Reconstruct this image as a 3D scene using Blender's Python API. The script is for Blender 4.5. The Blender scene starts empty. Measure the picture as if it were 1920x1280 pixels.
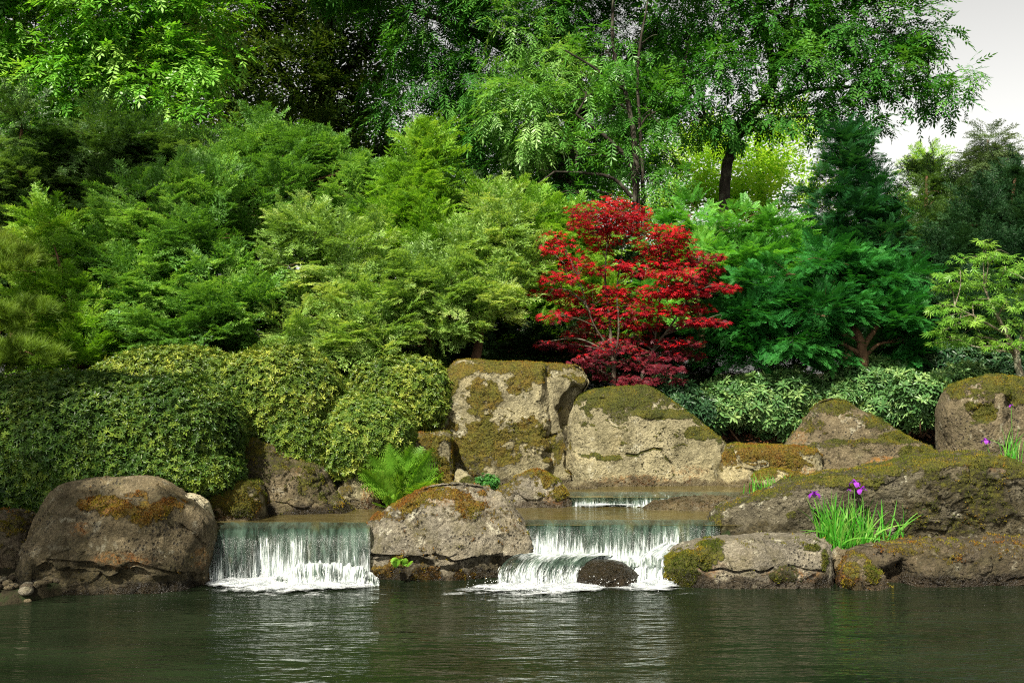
import bpy, math
import numpy as np
from mathutils import Vector

# ------------------------------------------------------------------ camera, sky, sun, exposure
scene = bpy.context.scene
FPX, EYE, HOR = 1870.0, 1.9, 700.0          # focal length and horizon of the 1920x1280 photograph, eye height above the pool
cam_d = bpy.data.cameras.new('camera'); cam = bpy.data.objects.new('camera', cam_d)
scene.collection.objects.link(cam); scene.camera = cam
cam.location = (0, 0, EYE); cam.rotation_euler = (math.radians(90), 0, 0)
cam_d.sensor_width = 36.0; cam_d.lens = 36.0*FPX/1920.0
cam_d.shift_y = (HOR-640.0)/1920.0
cam_d.clip_start = 0.05; cam_d.clip_end = 2000.0

SUN_EL, SUN_AZ = math.radians(50), math.radians(-28)    # azimuth of the sun seen from the scene: 0 = straight behind the camera, negative = left
sdir = Vector((math.sin(SUN_AZ)*math.cos(SUN_EL), -math.cos(SUN_AZ)*math.cos(SUN_EL), math.sin(SUN_EL)))   # towards the sun
sun_d = bpy.data.lights.new('sun', 'SUN'); sun = bpy.data.objects.new('sun', sun_d); scene.collection.objects.link(sun)
sun_d.energy = 5.0; sun_d.angle = math.radians(0.6); sun_d.color = (1.0, 0.93, 0.80)
sun.rotation_euler = sdir.to_track_quat('Z', 'Y').to_euler(); sun.location = (-6, -6, 14)

world = bpy.data.worlds.new('World'); scene.world = world; world.use_nodes = True
wn = world.node_tree; wn.nodes.clear()
sky = wn.nodes.new('ShaderNodeTexSky'); sky.sky_type = 'NISHITA'; sky.sun_disc = False
sky.sun_elevation = SUN_EL; sky.sun_rotation = math.atan2(sdir.x, sdir.y)
sky.air_density = 1.0; sky.dust_density = 3.0; sky.ozone_density = 1.0
hs = wn.nodes.new('ShaderNodeHueSaturation'); hs.inputs['Saturation'].default_value = 0.12; hs.inputs['Value'].default_value = 1.15
bg = wn.nodes.new('ShaderNodeBackground'); bg.inputs['Strength'].default_value = 0.050
wo = wn.nodes.new('ShaderNodeOutputWorld')
wc = wn.nodes.new('ShaderNodeTexCoord'); sx = wn.nodes.new('ShaderNodeSeparateXYZ'); wn.links.new(wc.outputs['Generated'], sx.inputs[0])
mr = wn.nodes.new('ShaderNodeMapRange'); wn.links.new(sx.outputs['Z'], mr.inputs[0])
for i, v in zip((1, 2, 3, 4), (0.05, 0.75, 2.15, 0.55)): mr.inputs[i].default_value = v       # thin white haze, brightest low over the horizon
mm = wn.nodes.new('ShaderNodeVectorMath'); mm.operation = 'SCALE'; wn.links.new(sky.outputs[0], hs.inputs['Color']); wn.links.new(hs.outputs[0], mm.inputs[0]); wn.links.new(mr.outputs[0], mm.inputs['Scale'])
wt = wn.nodes.new('ShaderNodeMix'); wt.data_type = 'RGBA'; wt.blend_type = 'MULTIPLY'; wt.inputs[0].default_value = 1.0; wt.inputs[7].default_value = (1.03, 1.0, 0.93, 1)
wn.links.new(mm.outputs[0], wt.inputs[6]); wn.links.new(wt.outputs[2], bg.inputs[0]); wn.links.new(bg.outputs[0], wo.inputs[0])

vs = scene.view_settings
scene.display_settings.display_device = 'sRGB'
vs.view_transform = 'Standard'; vs.look = 'None'; vs.gamma = 1.0; vs.exposure = 1.2; vs.use_curve_mapping = False
scene.cycles.use_denoising = False; scene.cycles.filter_width = 1.15
scene.cycles.max_bounces = 8; scene.cycles.diffuse_bounces = 3; scene.cycles.glossy_bounces = 3
scene.cycles.transmission_bounces = 6; scene.cycles.transparent_max_bounces = 12
scene.cycles.sample_clamp_direct = 3.0; scene.cycles.sample_clamp_indirect = 3.0; scene.cycles.caustics_reflective = False; scene.cycles.caustics_refractive = False

# ------------------------------------------------------------------ helpers
RNG = np.random.default_rng(11)
def W(px, py, Y):
    """the world point at distance Y that the photograph shows at pixel px, py"""
    return np.array([(px-960.0)/FPX*Y, Y, EYE-(py-HOR)/FPX*Y])
def PX(V):
    return 960.0+V[:, 0]/V[:, 1]*FPX, HOR+(EYE-V[:, 2])/V[:, 1]*FPX
def nrm(a):
    return a/np.maximum(np.linalg.norm(a, axis=-1, keepdims=True), 1e-9)
def sstep(a, b, x):
    t = np.clip((x-a)/(b-a), 0, 1); return t*t*(3-2*t)
def _hash(ix, iy, iz, s):
    h = (ix*374761393 + iy*668265263 + iz*2147483647 + s*1274126177) & 0xffffffff
    h = ((h ^ (h >> 13))*1274126177) & 0xffffffff
    h = ((h ^ (h >> 16))*2246822519) & 0xffffffff
    return ((h ^ (h >> 15)) & 0xffffff)/float(0xffffff)*2-1
def vnoise(P, s=0):
    I = np.floor(P).astype(np.int64); f = P-I; f = f*f*f*(f*(f*6-15)+10); r = 0
    for dx in (0, 1):
        wx = f[:, 0] if dx else 1-f[:, 0]
        for dy in (0, 1):
            wy = f[:, 1] if dy else 1-f[:, 1]
            for dz in (0, 1):
                wz = f[:, 2] if dz else 1-f[:, 2]
                r = r + wx*wy*wz*_hash(I[:, 0]+dx, I[:, 1]+dy, I[:, 2]+dz, s)
    return r
def fbm(P, octv=4, s=0, gain=0.5):
    a, t = 1.0, 0
    for k in range(octv):
        t = t + a*vnoise(P*(2.03**k)+k*17.3, s+k); a *= gain
    return t

def cells(P, s):
    """nearest cell centre and three random numbers of that cell"""
    I = np.floor(P).astype(np.int64); bd = np.full(len(P), 1e9); bc = np.zeros_like(P); br = np.zeros_like(P)
    for dx in (-1, 0, 1):
        for dy in (-1, 0, 1):
            for dz in (-1, 0, 1):
                J = I+np.array([dx, dy, dz]); h = [_hash(J[:, 0], J[:, 1], J[:, 2], s+k) for k in range(6)]
                q = J+0.5+0.5*np.stack(h[:3], 1); d = ((P-q)**2).sum(1); m = d < bd
                bd[m] = d[m]; bc[m] = q[m]; br[m] = np.stack(h[3:], 1)[m]
    return bc, br
def mk(name, V, F, mat=None, parent=None, smooth=False, attrs=None, uv=None, loc=None):
    """ONE mesh object from vertex and face arrays (all faces of one size, or a list of such arrays)"""
    V = np.asarray(V, dtype=np.float64)
    if parent is not None: V = V-np.array(parent.location)
    elif loc is not None: V = V-np.asarray(loc)
    Fs = F if isinstance(F, list) else [F]
    Fs = [np.asarray(f, dtype=np.int32) for f in Fs if len(f)]
    me = bpy.data.meshes.new(name)
    me.vertices.add(len(V)); me.vertices.foreach_set('co', V.astype(np.float32).ravel())
    idx = np.concatenate([f.ravel() for f in Fs]); tot = np.concatenate([np.full(len(f), f.shape[1], np.int32) for f in Fs])
    start = np.concatenate([[0], np.cumsum(tot)[:-1]]).astype(np.int32)
    me.loops.add(len(idx)); me.loops.foreach_set('vertex_index', idx)
    me.polygons.add(len(tot)); me.polygons.foreach_set('loop_start', start)
    try: me.polygons.foreach_set('loop_total', tot)
    except Exception: pass
    me.update(calc_edges=True)
    me.polygons.foreach_set('use_smooth', np.full(len(tot), bool(smooth)))
    for k, a in (attrs or {}).items():
        at = me.attributes.new(k, 'FLOAT', 'POINT'); at.data.foreach_set('value', np.asarray(a, dtype=np.float32))
    if uv is not None:
        ul = me.uv_layers.new(name='UVMap'); ul.data.foreach_set('uv', np.asarray(uv, dtype=np.float32)[idx].ravel())
    o = bpy.data.objects.new(name, me); scene.collection.objects.link(o)
    if mat is not None: me.materials.append(mat)
    if parent is not None: o.parent = parent
    elif loc is not None: o.location = loc
    return o
def thing(name, label, cat, loc, group=None):
    o = bpy.data.objects.new(name, None); scene.collection.objects.link(o); o.empty_display_size = 0.2
    o.location = loc; return tag(o, label, cat, group)
def tag(o, label=None, cat=None, group=None, kind=None):
    if label: o['label'] = label
    if cat: o['category'] = cat
    if group: o['group'] = group
    if kind: o['kind'] = kind
    return o
def grid_faces(nu, nv, close_u=False):
    """quads of a grid stored as [v*nu+u]"""
    u = np.arange(nu if close_u else nu-1); v = np.arange(nv-1); U, Vv = np.meshgrid(u, v)
    U, Vv = U.ravel(), Vv.ravel(); U2 = (U+1) % nu
    return np.stack([Vv*nu+U, Vv*nu+U2, (Vv+1)*nu+U2, (Vv+1)*nu+U], 1)
def vert_normals(V, F):
    a, b, c, d = (V[F[:, i]] for i in range(4)); fn = np.cross(c-a, d-b)
    N = np.zeros_like(V)
    for i in range(4):
        for k in range(3): N[:, k] += np.bincount(F[:, i], fn[:, k], len(V))
    return nrm(N)
def resample(P, n):
    P = np.asarray(P, float); d = np.concatenate([[0], np.cumsum(np.linalg.norm(np.diff(P, axis=0), axis=1))])
    t = np.linspace(0, d[-1], n); return np.stack([np.interp(t, d, P[:, k]) for k in range(P.shape[1])], 1)
def smooth_line(P, n):
    """Catmull-Rom through P"""
    P = np.asarray(P, float)
    if len(P) < 3: return resample(P, n)
    Q = np.concatenate([[2*P[0]-P[1]], P, [2*P[-1]-P[-2]]]); out = []
    m = len(P)-1
    for t in np.linspace(0, m, n):
        i = min(int(t), m-1); f = t-i; a, b, c, d = Q[i:i+4]
        out.append(0.5*((2*b)+(-a+c)*f+(2*a-5*b+4*c-d)*f*f+(-a+3*b-3*c+d)*f**3))
    return np.array(out)
def tube(P, R, ns=7):
    """tapered tube along P with radii R -> V, quads"""
    P = np.asarray(P, float); R = np.asarray(R, float)
    T = nrm(np.gradient(P, axis=0)); ref = np.where(np.abs(T[:, 2:3]) > 0.9, [[1.0, 0, 0]], [[0, 0, 1.0]])
    A = nrm(np.cross(T, ref)); B = np.cross(T, A)
    th = np.linspace(0, 2*math.pi, ns, endpoint=False)
    V = P[:, None]+R[:, None, None]*(np.cos(th)[None, :, None]*A[:, None]+np.sin(th)[None, :, None]*B[:, None])
    return V.reshape(-1, 3), grid_faces(ns, len(P), True)
class Acc:
    """collects shapes that make one mesh"""
    def __init__(s): s.V, s.F, s.A, s.n = [], [], [], 0
    def add(s, V, F, a=0.0):
        s.V.append(V); s.F.append(np.asarray(F)+s.n); s.A.append(np.broadcast_to(np.asarray(a, float), (len(V),))); s.n += len(V)
    def get(s): return np.concatenate(s.V), np.concatenate(s.F)
    def attr(s): return np.concatenate(s.A)

# ------------------------------------------------------------------ materials
class NT:
    def __init__(s, name):
        s.m = bpy.data.materials.new(name); s.m.use_nodes = True; s.t = s.m.node_tree; s.t.nodes.clear()
        s.out = s.n('ShaderNodeOutputMaterial')
    def n(s, typ, **kw):
        nd = s.t.nodes.new(typ)
        for k, v in kw.items(): setattr(nd, k, v)
        return nd
    def l(s, a, b): s.t.links.new(a, b)
    def set(s, inp, v):
        if isinstance(v, bpy.types.NodeSocket): s.l(v, inp)
        elif isinstance(v, tuple) and len(v) == 3 and inp.type == 'RGBA': inp.default_value = (*v, 1)
        else: inp.default_value = v
    def attr(s, name): return s.n('ShaderNodeAttribute', attribute_name=name).outputs['Fac']
    def pos(s): return s.n('ShaderNodeNewGeometry').outputs['Position']
    def mapv(s, vec, scale):
        m = s.n('ShaderNodeMapping'); s.l(vec, m.inputs['Vector']); m.inputs['Scale'].default_value = scale; return m.outputs[0]
    def noise(s, vec, scale, det=4, rough=0.55, dist=0.0):
        t = s.n('ShaderNodeTexNoise'); s.l(vec, t.inputs['Vector']); t.inputs['Scale'].default_value = scale
        t.inputs['Detail'].default_value = det; t.inputs['Roughness'].default_value = rough; t.inputs['Distortion'].default_value = dist
        return t.outputs['Fac']
    def voro(s, vec, scale, feat='F1'):
        t = s.n('ShaderNodeTexVoronoi', feature=feat); s.l(vec, t.inputs['Vector']); t.inputs['Scale'].default_value = scale; return t.outputs['Distance']
    def ramp(s, fac, stops):
        r = s.n('ShaderNodeValToRGB'); e = r.color_ramp.elements
        while len(e) < len(stops): e.new(0.5)
        for k, (p, c) in enumerate(stops):
            e[k].position = p; e[k].color = (*c, 1) if isinstance(c, tuple) else (c, c, c, 1)
        s.set(r.inputs[0], fac); return r.outputs['Color']
    def rng(s, fac, a, b, c=0.0, d=1.0):
        r = s.n('ShaderNodeMapRange', interpolation_type='SMOOTHSTEP'); s.set(r.inputs[0], fac)
        for i, v in zip((1, 2, 3, 4), (a, b, c, d)): r.inputs[i].default_value = v
        return r.outputs[0]
    def mix(s, fac, a, b, mode='MIX'):
        m = s.n('ShaderNodeMix', data_type='RGBA', blend_type=mode); s.set(m.inputs[0], fac); s.set(m.inputs[6], a); s.set(m.inputs[7], b); return m.outputs[2]
    def math(s, op, a, b=0.0, c=0.0):
        m = s.n('ShaderNodeMath', operation=op); s.set(m.inputs[0], a); s.set(m.inputs[1], b); s.set(m.inputs[2], c); return m.outputs[0]
    def bump(s, h, strength=0.5, dist=0.02, nrm=None):
        b = s.n('ShaderNodeBump'); s.l(h, b.inputs['Height']); b.inputs['Strength'].default_value = strength; b.inputs['Distance'].default_value = dist
        if nrm is not None: s.l(nrm, b.inputs['Normal'])
        return b.outputs[0]
    def bsdf(s, col, rough=0.6, normal=None, spec=0.5, **kw):
        p = s.n('ShaderNodeBsdfPrincipled'); s.set(p.inputs['Base Color'], col); s.set(p.inputs['Roughness'], rough)
        s.set(p.inputs['Specular IOR Level'], spec)
        for k, v in kw.items(): s.set(p.inputs[k], v)
        if normal is not None: s.l(normal, p.inputs['Normal'])
        return p.outputs[0]
    def mixs(s, fac, a, b):
        m = s.n('ShaderNodeMixShader'); s.set(m.inputs[0], fac); s.l(a, m.inputs[1]); s.l(b, m.inputs[2]); return m.outputs[0]
    def done(s, sh): s.l(sh, s.out.inputs['Surface']); return s.m

def leaf_mat(name, dark, mid, light, trans=0.35, rough=0.45, spec=0.4, tcol=None, patch=1.2):
    """leaves that differ one from the next; 'rnd' runs 0..1 over leaves, young leaves near 1"""
    k = NT(name); r = k.attr('rnd'); cl = k.noise(k.pos(), patch, 2)
    f = k.math('ADD', k.math('MULTIPLY', r, 0.75), k.math('MULTIPLY', k.math('SUBTRACT', cl, 0.5), 0.9)); f = k.math('ADD', f, 0.08)
    c = k.ramp(f, [(0.0, dark), (0.45, mid), (1.0, light)])
    p = k.bsdf(c, rough, spec=spec)
    t = k.n('ShaderNodeBsdfTranslucent'); tc = k.mix(1.0, c, tcol or (1.25, 1.2, 0.5), 'MULTIPLY'); k.l(tc, t.inputs['Color'])
    return k.done(k.mixs(trans, p, t.outputs[0]))
def bark_mat(name, a, b, lichen=0.0):
    k = NT(name); P = k.mapv(k.pos(), (1, 1, 0.25)); n1 = k.noise(P, 22, 5, 0.65); c = k.ramp(n1, [(0.3, a), (0.7, b)])
    if lichen:
        c = k.mix(k.math('MULTIPLY', k.rng(k.noise(k.pos(), 6, 4), 0.5, 0.62), lichen), c, (0.22, 0.24, 0.16))
    return k.done(k.bsdf(c, 0.85, k.bump(n1, 0.8, 0.02), spec=0.2))
def rock_mat(name, dark, light, grain=0.5, lichen=0.5, pits=0.5):
    k = NT(name); P = k.pos()
    n1 = k.noise(P, 2.2, 5, 0.6); n2 = k.noise(P, 9, 6, 0.65); n3 = k.noise(P, 95, 3, 0.7); n4 = k.noise(P, 38, 4, 0.7)
    c = k.ramp(k.math('ADD', k.math('MULTIPLY', n1, 0.55), k.math('MULTIPLY', n2, 0.45)), [(0.32, dark), (0.66, light)])
    big = k.noise(P, 1.15, 4, 0.6, 0.8); c = k.mix(1.0, c, k.ramp(big, [(0.30, (0.62, 0.60, 0.58)), (0.5, (1.0, 0.98, 0.94)), (0.70, (1.30, 1.20, 1.02))]), 'MULTIPLY')  # mineral variation; its warm light end also paints sunlit spots
    g = k.math('ADD', k.math('MULTIPLY', n3, 0.6), k.math('MULTIPLY', n4, 0.4))
    c = k.mix(k.math('MULTIPLY', k.rng(g, 0.5, 0.36), grain), c, tuple(x*0.3 for x in dark))
    c = k.mix(k.math('MULTIPLY', k.rng(g, 0.54, 0.66), grain), c, tuple(min(0.75, x*1.7+0.05) for x in light))
    gr = k.math('MULTIPLY', k.rng(k.noise(P, 3.4, 6, 0.72, 0.4), 0.46, 0.64), k.rng(n2, 0.30, 0.60))
    c = k.mix(k.math('MULTIPLY', gr, 0.75), c, k.ramp(n4, [(0.35, (0.040, 0.036, 0.014)), (0.7, (0.115, 0.100, 0.042))]))
    lm = k.math('MULTIPLY', k.rng(k.noise(P, 5.5, 5, 0.7), 0.56, 0.66), k.rng(n4, 0.38, 0.55))
    c = k.mix(k.math('MULTIPLY', lm, lichen), c, (0.48, 0.46, 0.34))
    pt = k.math('MULTIPLY', k.rng(k.voro(k.mapv(P, (1, 1, 0.8)), 30), 0.36, 0.20), k.rng(k.noise(P, 3.1, 3), 0.44, 0.56))
    c = k.mix(k.math('MULTIPLY', pt, pits), c, (0.035, 0.03, 0.022))
    st = k.math('MULTIPLY', k.attr('stain'), k.rng(k.math('ADD', k.math('MULTIPLY', k.noise(P, 24, 5, 0.75), 0.8), k.math('MULTIPLY', n3, 0.25)), 0.47, 0.60))
    c = k.mix(st, c, k.ramp(n2, [(0.35, (0.15, 0.055, 0.012)), (0.65, (0.28, 0.145, 0.035))]))
    al = k.math('MULTIPLY', k.attr('algae'), k.rng(k.noise(P, 10, 5, 0.7), 0.30, 0.5))
    c = k.mix(al, c, k.ramp(n4, [(0.35, (0.018, 0.016, 0.007)), (0.7, (0.060, 0.046, 0.017))]))
    ms = k.rng(k.math('ADD', k.attr('moss'), k.math('ADD', k.math('MULTIPLY', k.math('SUBTRACT', k.noise(P, 17, 6, 0.78), 0.5), 1.9), k.math('MULTIPLY', k.math('SUBTRACT', n3, 0.5), 0.6))), 0.36, 0.66)
    hue = k.math('ADD', k.attr('mhue'), k.math('MULTIPLY', k.math('SUBTRACT', k.noise(P, 6, 4, 0.6), 0.5), 1.1))
    mc = k.ramp(hue, [(0.0, (0.045, 0.055, 0.006)), (0.35, (0.10, 0.095, 0.009)), (0.65, (0.14, 0.095, 0.011)), (1.0, (0.13, 0.052, 0.010))])
    mc = k.mix(k.rng(k.noise(P, 60, 3, 0.7), 0.58, 0.42), mc, k.mix(0.62, mc, (0.02, 0.016, 0.005)))
    c = k.mix(ms, c, mc)
    h = k.math('ADD', k.math('MULTIPLY', n4, 0.7), k.math('MULTIPLY', n3, 0.35)); h = k.math('SUBTRACT', h, k.math('MULTIPLY', pt, 0.5))
    h = k.math('ADD', h, k.math('MULTIPLY', ms, 0.35))
    wet = k.attr('wet'); c = k.mix(wet, c, k.mix(1.0, c, (0.34, 0.31, 0.28), 'MULTIPLY'))
    ro = k.math('SUBTRACT', 0.9, k.math('MULTIPLY', wet, 0.6))
    return k.done(k.bsdf(c, ro, k.bump(k.math('ADD', h, k.math('MULTIPLY', n2, 1.2)), 1.0, 0.04), spec=0.3))
# ------------------------------------------------------------------ ground and water
POOL, MID, UP = 0.0, 0.443, 0.541
def ground_z(x, y):
    z = np.interp(y, [-60, -4, -1.5, 0.0, 9.45, 9.75, 12.0, 12.7, 13.2, 14.2, 20.0, 60, 700], [0.8, 0.5, 0.3, -0.9, -0.9, 0.26, 0.46, 0.60, 0.98, 1.25, 1.5, 1.7, 1.9])
    side = sstep(5.2, 7.5, -x-0.5*np.maximum(0, 8.2-y))+sstep(9.0, 12.0, x)
    z = np.where(y < 9.75, z+(np.maximum(0.3, z)-z)*np.clip(side, 0, 1), z)
    bank = sstep(-3.55, -4.0, x+0.6*(8.5-y))*sstep(7.6, 8.3, y)*(y < 9.75)             # shingle bank at the left end of the pool
    z = np.maximum(z, -0.9+bank*(0.99+0.25*sstep(-4.5, -6.0, x)))
    ch1 = sstep(-3.4, -3.2, x)*sstep(2.3, 2.1, x)*sstep(9.6, 9.65, y)*sstep(11.1, 10.95, y)
    ch2 = sstep(-0.5, -0.3, x)*sstep(3.2, 3.0, x)*sstep(10.9, 11.05, y)*sstep(12.5, 12.3, y)
    z = z*(1-ch1)+0.37*ch1; z = z*(1-ch2)+0.475*ch2
    return z
gx = np.unique(np.concatenate([np.linspace(-500, -30, 12), np.linspace(-30, -9, 22), np.linspace(-9, 9, 181), np.linspace(9, 30, 22), np.linspace(30, 500, 12)]))
gy = np.unique(np.concatenate([np.linspace(-60, -2, 20), np.linspace(-2, 8, 41), np.linspace(8, 14, 121), np.linspace(14, 40, 53), np.linspace(40, 700, 16)]))
GX, GY = np.meshgrid(gx, gy); GZ = ground_z(GX.ravel(), GY.ravel())
GV = np.stack([GX.ravel(), GY.ravel(), GZ], 1); GV[:, 2] += 0.03*fbm(GV*1.7, 3, 5)*(np.abs(GV[:, 1]) < 60)
k = NT('soil'); P = k.pos(); n1 = k.noise(P, 5, 6, 0.7)
c = k.ramp(n1, [(0.3, (0.012, 0.011, 0.006)), (0.5, (0.030, 0.025, 0.013)), (0.62, (0.020, 0.034, 0.010)), (0.75, (0.030, 0.052, 0.014))])
M_SOIL = k.done(k.bsdf(c, 0.95, k.bump(k.noise(P, 30, 5, 0.7), 1.0, 0.04), spec=0.15))
tag(mk('ground', GV, grid_faces(len(gx), len(gy)), M_SOIL, smooth=True), kind='structure')

def water_mat(name, body, clear, ripx, ripy, strength, rough=0.06):
    k = NT(name); P = k.pos()
    a = k.noise(k.mapv(P, (ripx, ripy, 1)), 1.0, 3, 0.5, 0.4); b = k.noise(k.mapv(P, (ripx*2.3, ripy*2.6, 1)), 1.0, 2, 0.5, 0.3)
    cbig = k.noise(k.mapv(P, (0.7, 1.3, 1)), 1.0, 3)
    h = k.math('ADD', a, k.math('MULTIPLY', b, 0.45)); h = k.math('MULTIPLY', h, k.rng(cbig, 0.3, 0.65, 0.55, 1.15))
    nn = k.bump(h, strength, 0.05)
    gl = k.n('ShaderNodeBsdfGlossy'); gl.inputs['Roughness'].default_value = rough; gl.inputs['Color'].default_value = (0.95, 0.97, 0.95, 1); k.l(nn, gl.inputs['Normal'])
    fr = k.n('ShaderNodeFresnel'); fr.inputs['IOR'].default_value = 1.333; k.l(nn, fr.inputs['Normal'])
    df = k.n('ShaderNodeBsdfDiffuse'); k.set(df.inputs['Color'], body if not isinstance(body, list) else k.ramp(cbig, body)); sh = df.outputs[0]
    if clear > 0:
        tr = k.n('ShaderNodeBsdfTransparent'); tr.inputs['Color'].default_value = (0.86, 0.88, 0.66, 1); sh = k.mixs(clear, sh, tr.outputs[0])
    return k.done(k.mixs(fr.outputs[0], sh, gl.outputs[0]))
M_POOL = water_mat('pool_water', [(0.3, (0.004, 0.007, 0.003)), (0.7, (0.011, 0.017, 0.008))], 0.0, 2.4, 9.0, 0.44)
M_STREAM = water_mat('stream_water', (0.16, 0.13, 0.045), 0.62, 4.0, 13.0, 0.16)
px_ = np.linspace(-14, 14, 281); py_ = np.linspace(-1.0, 9.7, 120); A, B = np.meshgrid(px_, py_)
PV = np.stack([A.ravel(), B.ravel(), np.zeros(A.size)], 1)
PV[:, 2] = 0.007*vnoise(PV*np.array([1.1, 3.0, 1]), 3)
tag(mk('pool_water', PV, grid_faces(281, 120), M_POOL, smooth=True), kind='structure')
def flat_water(name, x0, x1, y0, y1, z, s):
    a = np.linspace(x0, x1, 120); b = np.linspace(y0, y1, 60); A, B = np.meshgrid(a, b)
    V = np.stack([A.ravel(), B.ravel(), np.full(A.size, z)], 1); V[:, 2] += 0.0035*vnoise(V*np.array([4, 9, 1]), s)
    return tag(mk(name, V, grid_faces(120, 60), M_STREAM, smooth=True), kind='structure')
flat_water('stream_water', -3.45, 2.3, 9.62, 11.02, MID-0.006, 4)
flat_water('upper_stream_water', -0.45, 3.15, 11.0, 12.5, UP-0.006, 7)

# ------------------------------------------------------------------ boulders
M_TAN = rock_mat('rock_tan', (0.125, 0.112, 0.060), (0.37, 0.335, 0.205), 0.65, 0.6, 0.3)
M_BROWN = rock_mat('rock_brown', (0.060, 0.048, 0.025), (0.20, 0.163, 0.096), 0.7, 0.45, 0.9)
M_GREY = rock_mat('rock_grey', (0.070, 0.063, 0.047), (0.27, 0.245, 0.185), 0.7, 0.6, 0.8)
M_DARK = rock_mat('rock_dark', (0.036, 0.029, 0.018), (0.115, 0.092, 0.058), 0.5, 0.35, 0.5)
M_OLIVE = rock_mat('rock_olive', (0.042, 0.037, 0.022), (0.165, 0.148, 0.098), 0.6, 0.8, 0.5)
M_PALE = rock_mat('rock_pale', (0.36, 0.33, 0.22), (0.62, 0.57, 0.42), 0.45, 0.5, 0.7)
k = NT('moss'); r = k.attr('rnd')
M_MOSS = k.done(k.bsdf(k.ramp(r, [(0.0, (0.045, 0.06, 0.007)), (0.35, (0.125, 0.12, 0.011)), (0.62, (0.165, 0.12, 0.012)), (1.0, (0.15, 0.062, 0.011))]), 0.9, spec=0.1))

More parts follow.
